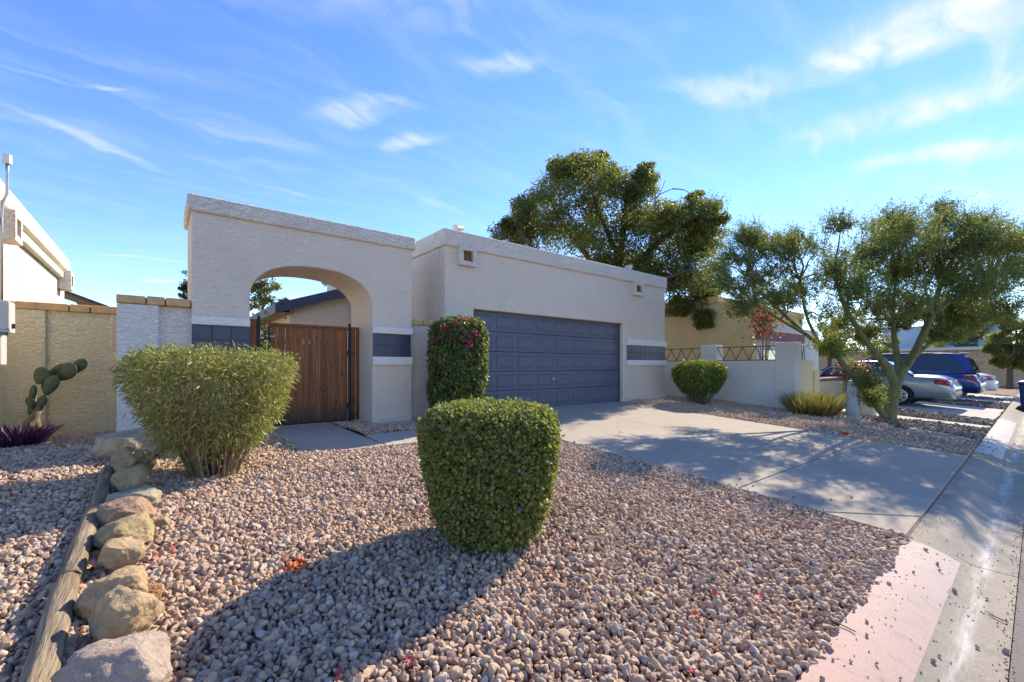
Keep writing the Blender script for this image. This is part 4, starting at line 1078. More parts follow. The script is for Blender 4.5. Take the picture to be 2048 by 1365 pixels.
# column of bougainvillea against the garage pier
bc = shrub('bougainvillea', (4.22, 6.90, -.06), [(.34, .0), (.44, .2), (.50, .6), (.52, 1.0), (.53, 1.35), (.50, 1.62), (.43, 1.78), (.30, 1.87), (0, 1.90)],
      'tall clipped bougainvillea column with pink blossoms left of the garage door', 'leaf_bougain', 21000, .052, .021, 5, .06, .17, True, 40, .5, out=.45, droop=.3, cat='bougainvillea', lean=(.06, -.03))
for px, py in [(862, 650), (888, 655), (912, 651), (926, 640), (882, 674), (899, 668), (938, 684), (948, 669), (936, 694), (893, 634), (868, 683), (925, 675), (890, 632), (951, 673)]:
    for dd in np.arange(7.0, 9.2, .03):          # walk along the view ray until the bush's surface
        q = at_d(px, py, dd); x, y, z = q - np.array([4.22, 6.90, -.06])
        if 0 < z < 1.9:
            rr_ = float(np.interp(z, [0, .6, 1.35, 1.62, 1.78, 1.87, 1.9], [.4, .5, .53, .5, .43, .3, 0]))
            if math.hypot(x - .04, y + .02) < rr_ + .01: break
    n_ = random.randint(14, 30); c_ = np.array([x, y, z]); P = c_ + RNG.normal(size=(n_, 3)) * .032
    link('blossom', leaf_mesh('blossom', P, RNG.normal(size=(n_, 3)) + np.array([-.3, -.5, .2]), .038, .016, RNG.uniform(size=n_), True), 'bract_pink', bc)
shrub('round_shrub', (11.75, 6.35, gz(11.7, 6.35) - .02), [(.18, .0), (.30, .16), (.46, .36), (.62, .6), (.71, .82), (.70, 1.0), (.60, 1.13), (.40, 1.2), (0, 1.22)],
      'bushy green rounded shrub with bare stems in front of the courtyard wall', 'leaf_bright', 15000, .05, .019, 4, .05, .2, False, 60, .5, out=.6, cat='shrub',
      gap=lambda x, y, z: random.random() > (.8 if z < .34 else .0))

# ------------------------------------------------------------------ spiky clump, cactus, purple plant
def blades(name, base, label, cat, n, ht, spread, w, mat, parts='blades', curl=.25, seg=4):
    e = empty(name, base, label, cat)
    co = []; fl = []; ls = []; rn = []; k = 0
    for i in range(n):
        aa = random.uniform(0, 6.283); rr_ = random.random() ** .6
        b0 = Vector((math.cos(aa) * spread[0] * rr_ * .75, math.sin(aa) * spread[1] * rr_ * .75, 0)); h = ht * random.uniform(.65, 1.1)
        d = Vector((math.cos(aa) * rr_ * .42 + random.gauss(0, .15), math.sin(aa) * rr_ * .55 + random.gauss(0, .15), 1)).normalized()
        s_ = d.cross(Vector((random.gauss(0, 1), random.gauss(0, 1), .2))).normalized(); rv = random.random()
        for j in range(seg + 1):
            t = j / seg; p = b0 + d * h * t + Vector((d.x, d.y, 0)) * curl * h * t * t + Vector((0, 0, -.08 * h * t * t))
            ww = w * (1 - t) ** .7 * (1 if j < seg else 0) + .0008
            co += [p + s_ * ww, p - s_ * ww]; rn += [min(1, rv * .6 + t * .4)] * 2
        for j in range(seg): fl += [k + 2 * j, k + 2 * j + 1, k + 2 * j + 3, k + 2 * j + 2]; ls.append(len(fl) - 4)
        k += 2 * (seg + 1)
    link('blades', raw_mesh('blades', np.array(co), fl, ls, rn), mat, e); return e
sp = bs(1637, 832); blades('spiky_succulent', (sp[0] + .1, sp[1] + .15, sp[2]), 'clump of upright spiky aloe leaves left of the utility pedestals', 'succulent', 900, .68, (.80, .6), .015, 'blade_aloe', curl=.05)
pp = blades('purple_plant', (-1.42, 8.35, -.06), 'dark purple trailing plant at the foot of the prickly pear', 'plant', 240, .30, (.34, .34), .020, 'leaf_purple', curl=.7)
cb = at_y(72, 868, 8.62); cb[2] = -.05
cac = empty('prickly_pear', tuple(cb), 'prickly pear cactus leaning up against the yellow wall', 'cactus')
def pad(px, py, wpx, hpx, tilt, dv, lean_=.3):
    c = at_y(px, py, 8.62 + dv); m = FPX / (c[0] * fw[0] + c[1] * fw[1]); w = wpx / m; h = hpx / m
    bm = bmesh.new(); bmesh.ops.create_uvsphere(bm, u_segments=20, v_segments=14, radius=.5)
    for v in bm.verts:
        t = v.co.z + .5; v.co.x *= w * (.62 + .5 * t) if t < .75 else w * (.62 + .5 * .75); v.co.y *= .055; v.co.z *= h
    M_ = Matrix.Translation(Vector(c) - Vector(cb)) @ Matrix.Rotation(-.5 + lean_ * random.uniform(-.6, .6), 4, 'Z') @ Matrix.Rotation(tilt, 4, 'Y')
    bm.transform(M_); me = bpy.data.meshes.new('pad'); bm.to_mesh(me); bm.free(); me.shade_smooth(); link('pad', me, 'cactus_pad', cac)
for a in [(83, 752, 34, 36, R(25), 0), (101, 771, 30, 44, R(25), -.05), (91, 776, 14, 38, R(-5), .03), (133, 745, 36, 44, R(50), -.03), (114, 741, 20, 44, R(62), .06), (154, 735, 26, 46, R(50), .05), (66, 787, 15, 34, R(8), .02), (61, 806, 17, 26, R(-12), .0), (82, 806, 20, 36, R(35), -.02), (63, 822, 14, 26, R(5), .02), (77, 818, 16, 30, R(30), .0)]: pad(*a)
tr = MB(); q = lambda x, y, d=0: Vector(at_y(x, y, 8.62 + d))
tr.tube([q(52, 866), q(58, 846), q(70, 832), q(80, 815)], [.075, .06, .05, .035], 10); tr.tube([q(72, 868, .05), q(70, 840, .05), q(66, 815, .05), q(69, 785, .05)], [.06, .05, .035, .022], 10)
tr.build('trunk', 'bark_cactus', cac, smooth=True)

# ------------------------------------------------------------------ trees
def tree(name, label, base, limbs, clumps, leafm, barkm, per_sub, nsub, ll, lw, style='leaf', subr=.42, droop=0., cat='tree', group=None, root=None, twigs=True, extra_dirs=None):
    """limbs: list of (points, r0, r1); clumps: list of (centre, radius[, squash])"""
    e = empty(name, base, label, cat, group); B = Vector(base)
    mb = MB()
    for pts_, r0, r1 in limbs:
        pts_ = [Vector(p) for p in pts_]; fine = []
        for i in range(len(pts_) - 1):
            for j in range(4):
                t = j / 4; p0 = pts_[max(i - 1, 0)]; p1 = pts_[i]; p2 = pts_[i + 1]; p3 = pts_[min(i + 2, len(pts_) - 1)]
                fine.append(.5 * ((2 * p1) + (p2 - p0) * t + (2 * p0 - 5 * p1 + 4 * p2 - p3) * t * t + (3 * p1 - p0 - 3 * p2 + p3) * t ** 3))
        fine.append(pts_[-1]); n = len(fine)
        mb.tube(fine, [r0 + (r1 - r0) * (i / (n - 1)) ** .8 for i in range(n)], 10)
    allpts = [Vector(p) for l_ in limbs for p in l_[0][1:]]
    PP = []; DD = []; SZ = []
    for cl in clumps:
        c = Vector(cl[0]); rad = cl[1]; sq = cl[2] if len(cl) > 2 else .85
        near = min(allpts, key=lambda p: (p - c).length + max(0, p.z - c.z) * .6)
        m1 = near.lerp(c, .55) + Vector((0, 0, .12 * (near - c).length)); w = max(.012, .028 * (near - c).length ** .5)
        if twigs: mb.tube([near, near.lerp(m1, .5) + Vector((random.gauss(0, .05), random.gauss(0, .05), .03)), m1, c], [w, w * .8, w * .6, w * .3], 6)
        ns = max(3, int(nsub * random.uniform(.8, 1.2)))
        for _ in range(ns):
            d = Vector((random.gauss(0, 1), random.gauss(0, 1), random.gauss(0, 1))).normalized(); q = random.random() ** .4
            s_ = c + Vector((d.x * rad * q, d.y * rad * q, d.z * rad * q * sq))
            if twigs: mb.tube([c.lerp(s_, .05), c.lerp(s_, .55) + Vector((random.gauss(0, .05) * rad, random.gauss(0, .05) * rad, .06 * rad)), s_], [w * .35, w * .22, w * .1], 4, False)
            k = max(4, int(per_sub * random.uniform(.6, 1.4)))
            if style == 'leaf':
                sr = rad * subr * random.uniform(.7, 1.2)
                v = unit(RNG.normal(size=(k, 3))) * (RNG.uniform(size=(k, 1)) ** .45) * sr; v[:, 2] *= .75
                PP.append(np.array(s_) + v); DD.append(unit(v) * .5 + RNG.normal(size=(k, 3)) * .6 + np.array([0, 0, -droop])); SZ.append(RNG.uniform(.6, 1.3, k))
            else:                                  # wisps: long thin sprays that rise and fan out
                for _ in range(k):
                    o_ = Vector((c.x - B.x, c.y - B.y, 0)) * .18
                    dr = Vector((o_.x + random.gauss(0, .45), o_.y + random.gauss(0, .45), random.uniform(.25, 1.2))).normalized()
                    ln_ = random.uniform(.25, .62) * style[0]; st_ = s_ + Vector((random.gauss(0, .16), random.gauss(0, .16), random.gauss(0, .12))) * rad
                    m = style[1]; tt = np.linspace(.1, 1, m)[:, None]
                    ax = np.array(st_) + np.array(dr) * ln_ * tt + np.array([0, 0, -.15]) * ln_ * tt ** 2 + RNG.normal(size=(m, 3)) * .012
                    PP.append(ax); DD.append(np.array(dr) * .55 + RNG.normal(size=(m, 3)) * .6); SZ.append(RNG.uniform(.7, 1.2, m) * (1.15 - .45 * tt[:, 0]))
                    if random.random() < .35: mb.tube([st_, st_ + dr * ln_ * .9], [.004, .0015], 3, False)
    link('trunk', mb.mesh('trunk', base, smooth=True), barkm, e)
    P = np.concatenate(PP) - np.array(base); D = np.concatenate(DD); Z = np.concatenate(SZ)
    rnd = np.clip(RNG.beta(2, 2, len(P)) + RNG.normal(0, .08, len(P)), 0, 1)
    link('crown', leaf_mesh('crown', P, D, ll * Z, lw * Z, rnd, False, .2, .1), leafm, e)
    return e
# palo verde: limbs traced at the trunk's distance, crown spread in depth
pb = at_gnd(1775, 842); PD = pb[0] * fw[0] + pb[1] * fw[1]
def pv(x, y, dz_=0.): return at_d(x, y, PD + dz_)
pvl = [([pv(1776, 846), pv(1782, 812), pv(1790, 775), pv(1806, 742), pv(1832, 700), pv(1858, 640), pv(1880, 575)], .165, .05),
       ([pv(1790, 770), pv(1775, 735), pv(1752, 708), pv(1722, 668), pv(1690, 615, -.3), pv(1672, 560, -.4)], .11, .035),
       ([pv(1772, 836, -.05), pv(1748, 806, -.1), pv(1704, 752, -.1), pv(1672, 712, .1), pv(1620, 676, .2), pv(1560, 622, .5), pv(1492, 556, .8)], .085, .03),
       ([pv(1800, 752), pv(1792, 700, .3), pv(1786, 640, .5), pv(1790, 570, .6)], .09, .03),
       ([pv(1822, 718), pv(1870, 676, .5), pv(1930, 620, .9), pv(1975, 560, 1.2)], .07, .025),
       ([pv(1812, 735), pv(1840, 690, -.6), pv(1868, 630, -1.0)], .07, .03),
       ([pv(1610, 668, .2), pv(1560, 640, -.2), pv(1510, 610, -.4)], .04, .02), ([pv(1640, 690, .1), pv(1612, 630, .2), pv(1600, 560, .3)], .045, .02)]
pvc = []
for x, y, r_ in [(1480, 520, .42), (1462, 570, .36), (1520, 555, .45), (1535, 500, .42), (1580, 540, .48), (1500, 610, .36), (1560, 605, .42), (1600, 590, .4), (1630, 510, .45), (1650, 560, .45), (1640, 630, .42), (1690, 525, .5), (1700, 590, .5), (1690, 655, .42),
                 (1740, 500, .55), (1790, 470, .55), (1770, 550, .6), (1830, 500, .65), (1880, 490, .65), (1850, 560, .7), (1920, 520, .65), (1960, 490, .55), (1995, 510, .5), (1930, 580, .65), (1980, 570, .55), (2020, 540, .42), (1880, 630, .6), (1820, 620, .6), (1760, 620, .55),
                 (1940, 640, .5), (1730, 690, .3), (1800, 655, .3), (1880, 680, .3), (1990, 630, .4), (1745, 785, .16), (1690, 700, .3), (1650, 690, .25), (1800, 440, .3), (1880, 445, .3), (1940, 455, .3), (1500, 475, .25), (1590, 485, .25), (1680, 475, .28), (2030, 500, .3)]:
    for k in range((1 if random.random() < .35 else 2) if x < 1700 else (2 if r_ < .4 else 3)):
        pvc.append((pv(x + random.gauss(0, 12), y + random.gauss(0, 9), random.gauss(0, .30 + r_ * 1.3)), r_ * random.uniform(.75, 1.05)))
tree('palo_verde', 'palo verde tree with smooth green trunk forking beside the utility pedestals', (pb[0], pb[1], gz(pb[0], pb[1]) - .05), pvl, pvc, 'leaf_paloverde', 'bark_green', 9.0, 13, .062, .0125, style=(1.0, 18))
# the big tree behind the garage
BT = (14.2, 11.6, -.05); BD = BT[0] * fw[0] + BT[1] * fw[1]
def bt(x, y, d=0.): return at_d(x, y, BD + d)
btl = [([BT, bt(1222, 690), bt(1232, 600), bt(1240, 520), bt(1248, 450), bt(1252, 400)], .32, .06), ([bt(1232, 600), bt(1180, 520, .5), bt(1130, 455, 1), bt(1100, 400, 1)], .18, .05), ([bt(1236, 560), bt(1300, 500), bt(1350, 460, -.5), bt(1390, 440, -.5)], .16, .05),
       ([bt(1230, 620), bt(1150, 570, -1), bt(1070, 500, -1.4), bt(1030, 455, -1.2)], .15, .05), ([bt(1236, 580), bt(1320, 560, -1.2), bt(1380, 540, -1.8)], .13, .04), ([bt(1240, 520), bt(1200, 430, -1), bt(1180, 370, -1)], .12, .04),
       ([bt(1300, 500), bt(1310, 420), bt(1312, 395, .2), bt(1345, 378, .2)], .05, .012), ([bt(1246, 440), bt(1240, 360), bt(1232, 330)], .04, .010), ([bt(1312, 400, .2), bt(1325, 375, .2), bt(1330, 360, .3)], .02, .008)]
btc = []
for x, y, r_ in [(1050, 430, .85), (1020, 465, .6), (1090, 400, .9), (1140, 355, .9), (1180, 345, .9), (1120, 430, 1.1), (1180, 410, 1.1), (1220, 360, .7), (1075, 470, .9), (1150, 480, 1.1), (1210, 460, 1.0), (1270, 390, .85), (1290, 360, .5), (1270, 440, .9), (1320, 440, .85), (1360, 430, .75), (1400, 430, .75), (1420, 460, .6), (1370, 480, .9), (1410, 500, .8), (1330, 510, 1.0), (1260, 510, 1.0), (1200, 520, .9),
                 (1385, 540, .85), (1350, 560, .8), (1400, 575, .7), (1420, 600, .55), (1380, 610, .6), (1350, 620, .5), (1410, 635, .35), (1300, 540, .7), (1015, 455, .4), (1160, 325, .45), (1120, 335, .45), (1200, 325, .35), (1290, 340, .35), (1395, 400, .35), (1430, 435, .3)]:
    for k in range(3 if r_ > .6 else 2): btc.append((bt(x + random.gauss(0, 9), y + random.gauss(0, 7), random.gauss(-.2, r_ * 1.2)), r_ * random.uniform(.7, 1.15), .8))
tree('large_tree', 'large dark leafy tree rising behind the garage roof', BT, btl, btc, 'leaf_ash', 'bark_dark', 82, 16, .105, .027, subr=.5, droop=.35)
# sparse tree and others seen through the arch and beside the portal
def simple_tree(name, label, px, base_y, dist, clumps, leafm, per=60, ns=6, ll=.11, lw=.028, twr=.12, group=None):
    p = at_d(px, 735, dist); p[2] = -.1
    q = lambda x, y, d=0: at_d(x, y, dist + d)
    mid = np.mean([c[0] for c in clumps]); top = min(c[1] for c in clumps); bot = max(c[1] for c in clumps)
    limbs = [([p, q(px, (735 + bot) / 2), q((px + mid) / 2, bot), q(mid, (top + bot) / 2)], twr, twr * .3)]
    for c in clumps[::2]: limbs.append(([q((px + mid) / 2, bot + 4), q((c[0] + mid) / 2, (c[1] + bot) / 2), q(*c[:2])], twr * .5, twr * .12))
    m = FPX / dist
    cl = [(q(c[0] + random.gauss(0, c[2] * .12), c[1], random.gauss(0, c[2] / m * .6)), c[2] / m * random.uniform(.8, 1)) for c in clumps for _ in range(2)]
    return tree(name, label, tuple(p), limbs, cl, leafm, 'bark_dark', per, ns, ll, lw, subr=.4, group=group)
simple_tree('olive_tree', 'sparse olive-leaved tree seen through the arch above the gate', 520, 735, 22, [(520, 590, 22), (540, 575, 18), (510, 610, 16), (560, 610, 14), (535, 600, 16), (525, 568, 12), (505, 575, 12), (572, 604, 9)], 'leaf_ash', 34, 5, .15, .035, .12, 'trees beyond the house')
simple_tree('garden_tree', 'tree tip showing at the top right of the arch opening', 655, 735, 24, [(655, 560, 15), (662, 540, 18), (668, 565, 10), (650, 545, 12)], 'leaf_dark', 44, 5, .13, .035, .1, 'trees beyond the house')
simple_tree('garden_tree', 'dark tree tip peeking out left of the arched portal', 392, 735, 26, [(368, 578, 7), (380, 560, 22), (374, 592, 10), (395, 585, 22)], 'leaf_dark', 40, 5, .14, .04, .1, 'trees beyond the house')
# street trees further along
simple_tree('street_tree', 'dark rounded tree over the blue bin at the right edge', 2020, 735, 21, [(1990, 680, 22), (2010, 700, 24), (2035, 670, 28), (2060, 700, 30), (2040, 720, 22), (2000, 725, 16), (2070, 650, 26), (2025, 650, 22), (1985, 700, 14), (2060, 735, 20)], 'leaf_ash', 190, 8, .085, .024, .14, 'street trees down the road')
simple_tree('street_tree', 'pale yellow green feathery tree above the blue van', 1900, 735, 34, [(1880, 690, 20), (1920, 670, 24), (1950, 650, 22), (1980, 640, 22), (1910, 640, 24), (2010, 635, 18), (1860, 680, 18), (1935, 690, 16), (1960, 670, 18)], 'leaf_yellowgreen', 70, 6, .16, .04, .16, 'street trees down the road')
simple_tree('street_tree', 'green tree behind the neighbour house right of the red beam', 1660, 735, 30, [(1620, 680, 22), (1650, 660, 26), (1690, 670, 26), (1720, 690, 24), (1680, 700, 22), (1640, 700, 18), (1750, 700, 22), (1780, 690, 20)], 'leaf_bright', 70, 6, .15, .04, .16, 'street trees down the road')
simple_tree('street_tree', 'distant hazy green tree filling the gap above the parked cars', 1800, 735, 60, [(1790, 690, 22), (1830, 685, 24), (1860, 695, 18), (1880, 680, 20), (1760, 695, 18)], 'leaf_yellowgreen', 60, 6, .3, .08, .2, 'street trees down the road')
# flowers of the neighbour
def flower_mass(name, px, py, v, w, h, fl, lf, label, cat, n=700):
    c = at_y(px, py, v); e = empty(name, (c[0], c[1], -.3), label, cat)
    def cloud(k, s=1.): 
        q = RNG.normal(size=(k, 3)) * np.array([w, w, h]) * .42 * s; q[:, 2] += c[2] + .3; return q
    P = cloud(n); link('foliage', leaf_mesh('foliage', P, RNG.normal(size=(n, 3)), .08, .03, RNG.uniform(size=n)), lf, e)
    P = cloud(n // 2, .9); link('blossom', leaf_mesh('blossom', P, RNG.normal(size=(n // 2, 3)) + np.array([-.5, -.5, .3]), .07, .034, RNG.uniform(size=n // 2), True), fl, e)
    mb = MB()
    for _ in range(9):
        t = Vector((random.gauss(0, w * .3), random.gauss(0, w * .3), c[2] + .3 + random.gauss(0, h * .2))); mb.tube([(random.gauss(0, .04), random.gauss(0, .04), 0), t * .5 + Vector((.03, 0, 0)), t], [.02, .014, .005], 6)
    link('stem', mb.mesh('stem'), 'twig_brown', e); return e
flower_mass('flowering_shrub', 1524, 640, 6.2, .55, .75, 'leaf_red', 'leaf_dark', "red flowering shrub in front of the neighbour's red beam", 'shrub')
flower_mass('flowering_shrub', 1708, 738, 4.4, .55, .35, 'bract_pink', 'leaf_bright', 'pink flowering plant on the planter wall behind the palo verde', 'shrub', 500)
flower_mass('leafy_plant', 1745, 790, 3.6, .30, .50, 'leaf_bright', 'leaf_bright', 'small leafy plant growing behind the palo verde trunk', 'plant', 600)
flower_mass('leafy_plant', 529, 720, 10.2, .35, 1.1, 'leaf_bright', 'leaf_dark', 'dark leafy plant in the gap left of the gate', 'plant', 500)
# terracotta pot on the planter wall
tp = at_y(1690, 752, 4.85); pe = empty('flower_pot', (tp[0], 4.83, pzt), 'terracotta pot standing on the red brick planter cap', 'pot')
MB().lathe((tp[0], 4.83, pzt + .003), [(.10, 0), (.15, .2), (.17, .22), (.17, .27), (.14, .27), (.13, .20)], 20).build('pot', 'terracotta', pe, smooth=False)
n_ = 120; link('foliage', leaf_mesh('foliage', np.array([0, 0, .3]) + RNG.normal(size=(n_, 3)) * .09, RNG.normal(size=(n_, 3)), .07, .02, RNG.uniform(size=n_)), 'leaf_bright', pe)

# ------------------------------------------------------------------ utility pedestals, bin
a = bs(1707, 838); b_ = bs(1736, 834)
pe = empty('utility_pedestal', a, 'tall pale blue utility pedestal with rounded top', 'pedestal', 'utility pedestals beside the palo verde')
def stack(mb, x, y, z, secs):      # stacked rounded-rectangle sections (half width, half depth, height)
    vs_ = []; n = 20
    for hw_, hd_, h in secs:
        for j in range(n):
            t = 2 * math.pi * j / n; cc, ss = math.cos(t), math.sin(t)
            vs_.append((x + hw_ * math.copysign(abs(cc) ** .45, cc), y + hd_ * math.copysign(abs(ss) ** .45, ss), z + h))
    fs_ = [(i * n + j, i * n + (j + 1) % n, (i + 1) * n + (j + 1) % n, (i + 1) * n + j) for i in range(len(secs) - 1) for j in range(n)] + [tuple(range(n - 1, -1, -1)), tuple(range((len(secs) - 1) * n, len(secs) * n))]
    mb.add(vs_, fs_); return mb
stack(MB(), *a, [(.185, .155, -.05), (.185, .155, .07)]).build('base', 'pedestal_blue', pe, bevel=.005)
stack(MB(), *a, [(.165, .135, .071), (.150, .125, .5), (.135, .115, .78), (.13, .11, .86), (.115, .10, .905), (.08, .08, .935), (.03, .03, .945)]).build('cover', 'pedestal_blue', pe, smooth=True)
MB().box(a[0] - .05, a[0] + .03, a[1] - .138, a[1] - .13, a[2] + .62, a[2] + .70).build('label_plate', 'pedestal_white', pe)
pe = empty('utility_pedestal', b_, 'shorter off-white utility pedestal behind the blue one', 'pedestal', 'utility pedestals beside the palo verde')
stack(MB(), *b_, [(.20, .17, -.05), (.20, .17, .06)]).build('base', 'pedestal_white', pe, bevel=.005)
stack(MB(), *b_, [(.185, .155, .061), (.16, .13, .48)]).build('cover', 'pedestal_white', pe, bevel=.01); stack(MB(), *b_, [(.168, .138, .481), (.165, .135, .52), (.13, .10, .535)]).build('lid', 'pedestal_white', pe)
bx, by, bz = 22.7, .62, -.585
be = empty('wheelie_bin', (bx, by, bz), 'dark blue wheeled recycling bin standing in the gutter', 'bin')
stack(MB(), bx, by, bz, [(.24, .27, .05), (.25, .28, .12), (.29, .33, .95)]).build('tub', 'plastic_blue', be, bevel=.006)
stack(MB(), bx, by, bz, [(.315, .355, .955), (.32, .36, 1.0), (.30, .34, 1.05), (.2, .25, 1.075)]).build('lid', 'plastic_blue', be)
MB().tube([(bx - .3, by + .38, bz + .98), (bx + .3, by + .38, bz + .98)], .02, 8).build('handle', 'plastic_blue', be)
for s_ in (-1, 1): MB().tube([(bx + s_ * .26, by + .28, bz + .115), (bx + s_ * .31, by + .28, bz + .115)], .115, 18).build('wheel', 'rubber', be)

# ------------------------------------------------------------------ parked cars (local x runs from the rear bumper forwards)
def car(name, label, loc, spec, paint, group):
    e = empty(name, loc, label, 'car', group); e.rotation_euler.z = R(90)
    W = spec['w'] / 2
    def loftmesh(nm, st):
        vs_ = []; m = len(st[0][1])
        for x, sec in st: vs_ += [(x, y, z) for y, z in sec]
        fs_ = [(i * m + j, i * m + (j + 1) % m, (i + 1) * m + (j + 1) % m, (i + 1) * m + j) for i in range(len(st) - 1) for j in range(m)]
        fs_ += [tuple(range(m - 1, -1, -1)), tuple(range((len(st) - 1) * m, len(st) * m))]
        me = MB().add(vs_, fs_).mesh(nm); return me
    def sec(w, zb, zs, zt):
        h = [(0, zb), (w * .80, zb), (w * .93, zb + .06), (w * .985, zb + (zs - zb) * .35), (w, zb + (zs - zb) * .62), (w * .975, zs - .05), (w * .93, zs), (w * .70, zt - .012), (w * .35, zt), (0, zt + .004)]
        return h + [(-y, z) for y, z in h[-2:0:-1]]
    st = []
    for x, wf, zb, zs, zt in spec['body']: st.append((x, sec(W * wf, zb, zs, zt)))
    me = loftmesh('body', st)
    body = bpy.data.objects.new('body_tmp', me); COL.objects.link(body)
    cut = MB()
    for x in spec['axles']:
        for s_ in (-1, 1): cut.tube([(x, s_ * (W - .26), spec['r']), (x, s_ * (W + .2), spec['r'])], spec['r'] + .055, 26)
    co_ = bpy.data.objects.new('cut_tmp', cut.mesh('cut')); COL.objects.link(co_)
    sub = body.modifiers.new('s', 'SUBSURF'); sub.levels = 1
    bo = body.modifiers.new('b', 'BOOLEAN'); bo.object = co_; bo.operation = 'DIFFERENCE'; bo.solver = 'EXACT'
    dg_ = bpy.context.evaluated_depsgraph_get(); nm = bpy.data.meshes.new_from_object(body.evaluated_get(dg_))
    bpy.data.objects.remove(body); bpy.data.objects.remove(co_)
    nm.materials.clear(); nm.name = 'body'
    bdy = link('body', nm, paint, e)
    try: nm.set_sharp_from_angle(angle=R(38))
    except Exception: pass
    for p in nm.polygons: p.use_smooth = True
    from mathutils.bvhtree import BVHTree
    bm0 = bmesh.new(); bm0.from_mesh(nm); bvh = BVHTree.FromBMesh(bm0); bm0.free()
    # greenhouse
    gp_ = spec['glass']; zb0, zr = spec['belt'], spec['roof']; wb, wr = W * .90, W * .68
    def half(z): return wb + (wr - wb) * max(0, min(1, (z - zb0) / (zr - zb0))) ** 1.2
    vs_ = []; ny = 6
    for x, z in gp_:
        for j in range(ny + 1):
            t = -1 + 2 * j / ny; vs_.append((x, half(z) * t, z + .02 * (1 - t * t) * (1 if z > zb0 + .1 else 0)))
    fs_ = [(i * (ny + 1) + j, (i + 1) * (ny + 1) + j, (i + 1) * (ny + 1) + j + 1, i * (ny + 1) + j + 1) for i in range(len(gp_) - 1) for j in range(ny)]
    n0 = len(vs_); nb_ = len(gp_)
    fs_.append(tuple(i * (ny + 1) for i in range(nb_))); fs_.append(tuple(i * (ny + 1) + ny for i in range(nb_ - 1, -1, -1)))
    gm = MB().add(vs_, fs_).mesh('glass'); link('windows', gm, 'car_glass', e)
    # roof skin and pillars a little proud of the glass
    rp = [(x, z) for x, z in gp_ if z > zr - spec.get('roofdrop', .07)]
    vs_ = []; 
    for o_ in (.012, -.02):
        for x, z in rp:
            for j in range(ny + 1):
                t = -1 + 2 * j / ny; vs_.append((x, (half(z) + .012) * t, z + o_ + .02 * (1 - t * t)))
    k = len(rp) * (ny + 1); fs_ = []
    for i in range(len(rp) - 1):
        for j in range(ny):
            q = (i * (ny + 1) + j, (i + 1) * (ny + 1) + j, (i + 1) * (ny + 1) + j + 1, i * (ny + 1) + j + 1); fs_.append(q); fs_.append(tuple(v + k for v in q[::-1]))
    for i in range(len(rp) - 1):
        for j in (0, ny): a1 = i * (ny + 1) + j; a2 = a1 + ny + 1; fs_.append((a1, a2, a2 + k, a1 + k))
    for i in (0, len(rp) - 1):
        for j in range(ny): a1 = i * (ny + 1) + j; fs_.append((a1, a1 + 1, a1 + 1 + k, a1 + k))
    link('roof', MB().add(vs_, fs_).mesh('roof', smooth=True), paint, e)
    for x0, z0, x1, z1, wd in spec['pillars']:
        for s_ in (-1, 1):
            y0, y1 = s_ * (half(z0) + .006), s_ * (half(z1) + .006); m_ = MB()
            m_.add([(x0 - wd / 2, y0, z0), (x0 + wd / 2, y0, z0), (x1 + wd / 2, y1, z1), (x1 - wd / 2, y1, z1), (x0 - wd / 2, y0 - s_ * .03, z0), (x0 + wd / 2, y0 - s_ * .03, z0), (x1 + wd / 2, y1 - s_ * .03, z1), (x1 - wd / 2, y1 - s_ * .03, z1)],
                   [(0, 1, 2, 3), (7, 6, 5, 4), (0, 4, 5, 1), (1, 5, 6, 2), (2, 6, 7, 3), (3, 7, 4, 0)])
            link('pillar', m_.mesh('pillar'), paint, e)
    for p_ in spec.get('quarter', []):       # solid body panel behind the side glass
        for s_ in (-1, 1):
            m_ = MB(); k = len(p_)
            m_.add([(x, s_ * (half(z) + .008), z) for x, z in p_] + [(x, s_ * (half(z) - .03), z) for x, z in p_], [tuple(range(k)), tuple(range(2 * k - 1, k - 1, -1))] + [(i, (i + 1) % k, (i + 1) % k + k, i + k) for i in range(k)])
            link('quarter_panel', m_.mesh('quarter_panel'), paint, e)
    for x in spec['axles']:
        for s_ in (-1, 1):
            r_ = spec['r']; y0, y1 = s_ * (W - .22), s_ * (W - .02)
            ty = link('wheel', MB().tube([(x, y0, r_), (x, y0 + s_ * .02, r_), (x, y1 - s_ * .02, r_), (x, y1, r_)], [r_ * .9, r_, r_, r_ * .92], 28).mesh('wheel'), 'rubber', e)
            rm = MB(); rm.tube([(x, y1 + s_ * .001, r_), (x, y1 + s_ * .012, r_)], [r_ * .66, r_ * .62], 24)
            link('rim', rm.mesh('rim'), 'alloy', ty)
            h_ = MB()
            for q in range(7):
                t = 2 * math.pi * q / 7; h_.tube([(x + r_ * .42 * math.cos(t), y1 + s_ * .0125, r_ + r_ * .42 * math.sin(t)), (x + r_ * .42 * math.cos(t), y1 + s_ * .015, r_ + r_ * .42 * math.sin(t))], r_ * .11, 8)
            link('rim_slot', h_.mesh('rim_slot'), 'interior_dark', ty)
    for nm_, mt, box in spec['boxes']:
        m_ = MB().box(*box); link(nm_, m_.mesh(nm_, bevel=.012, seg=2), mt, e)
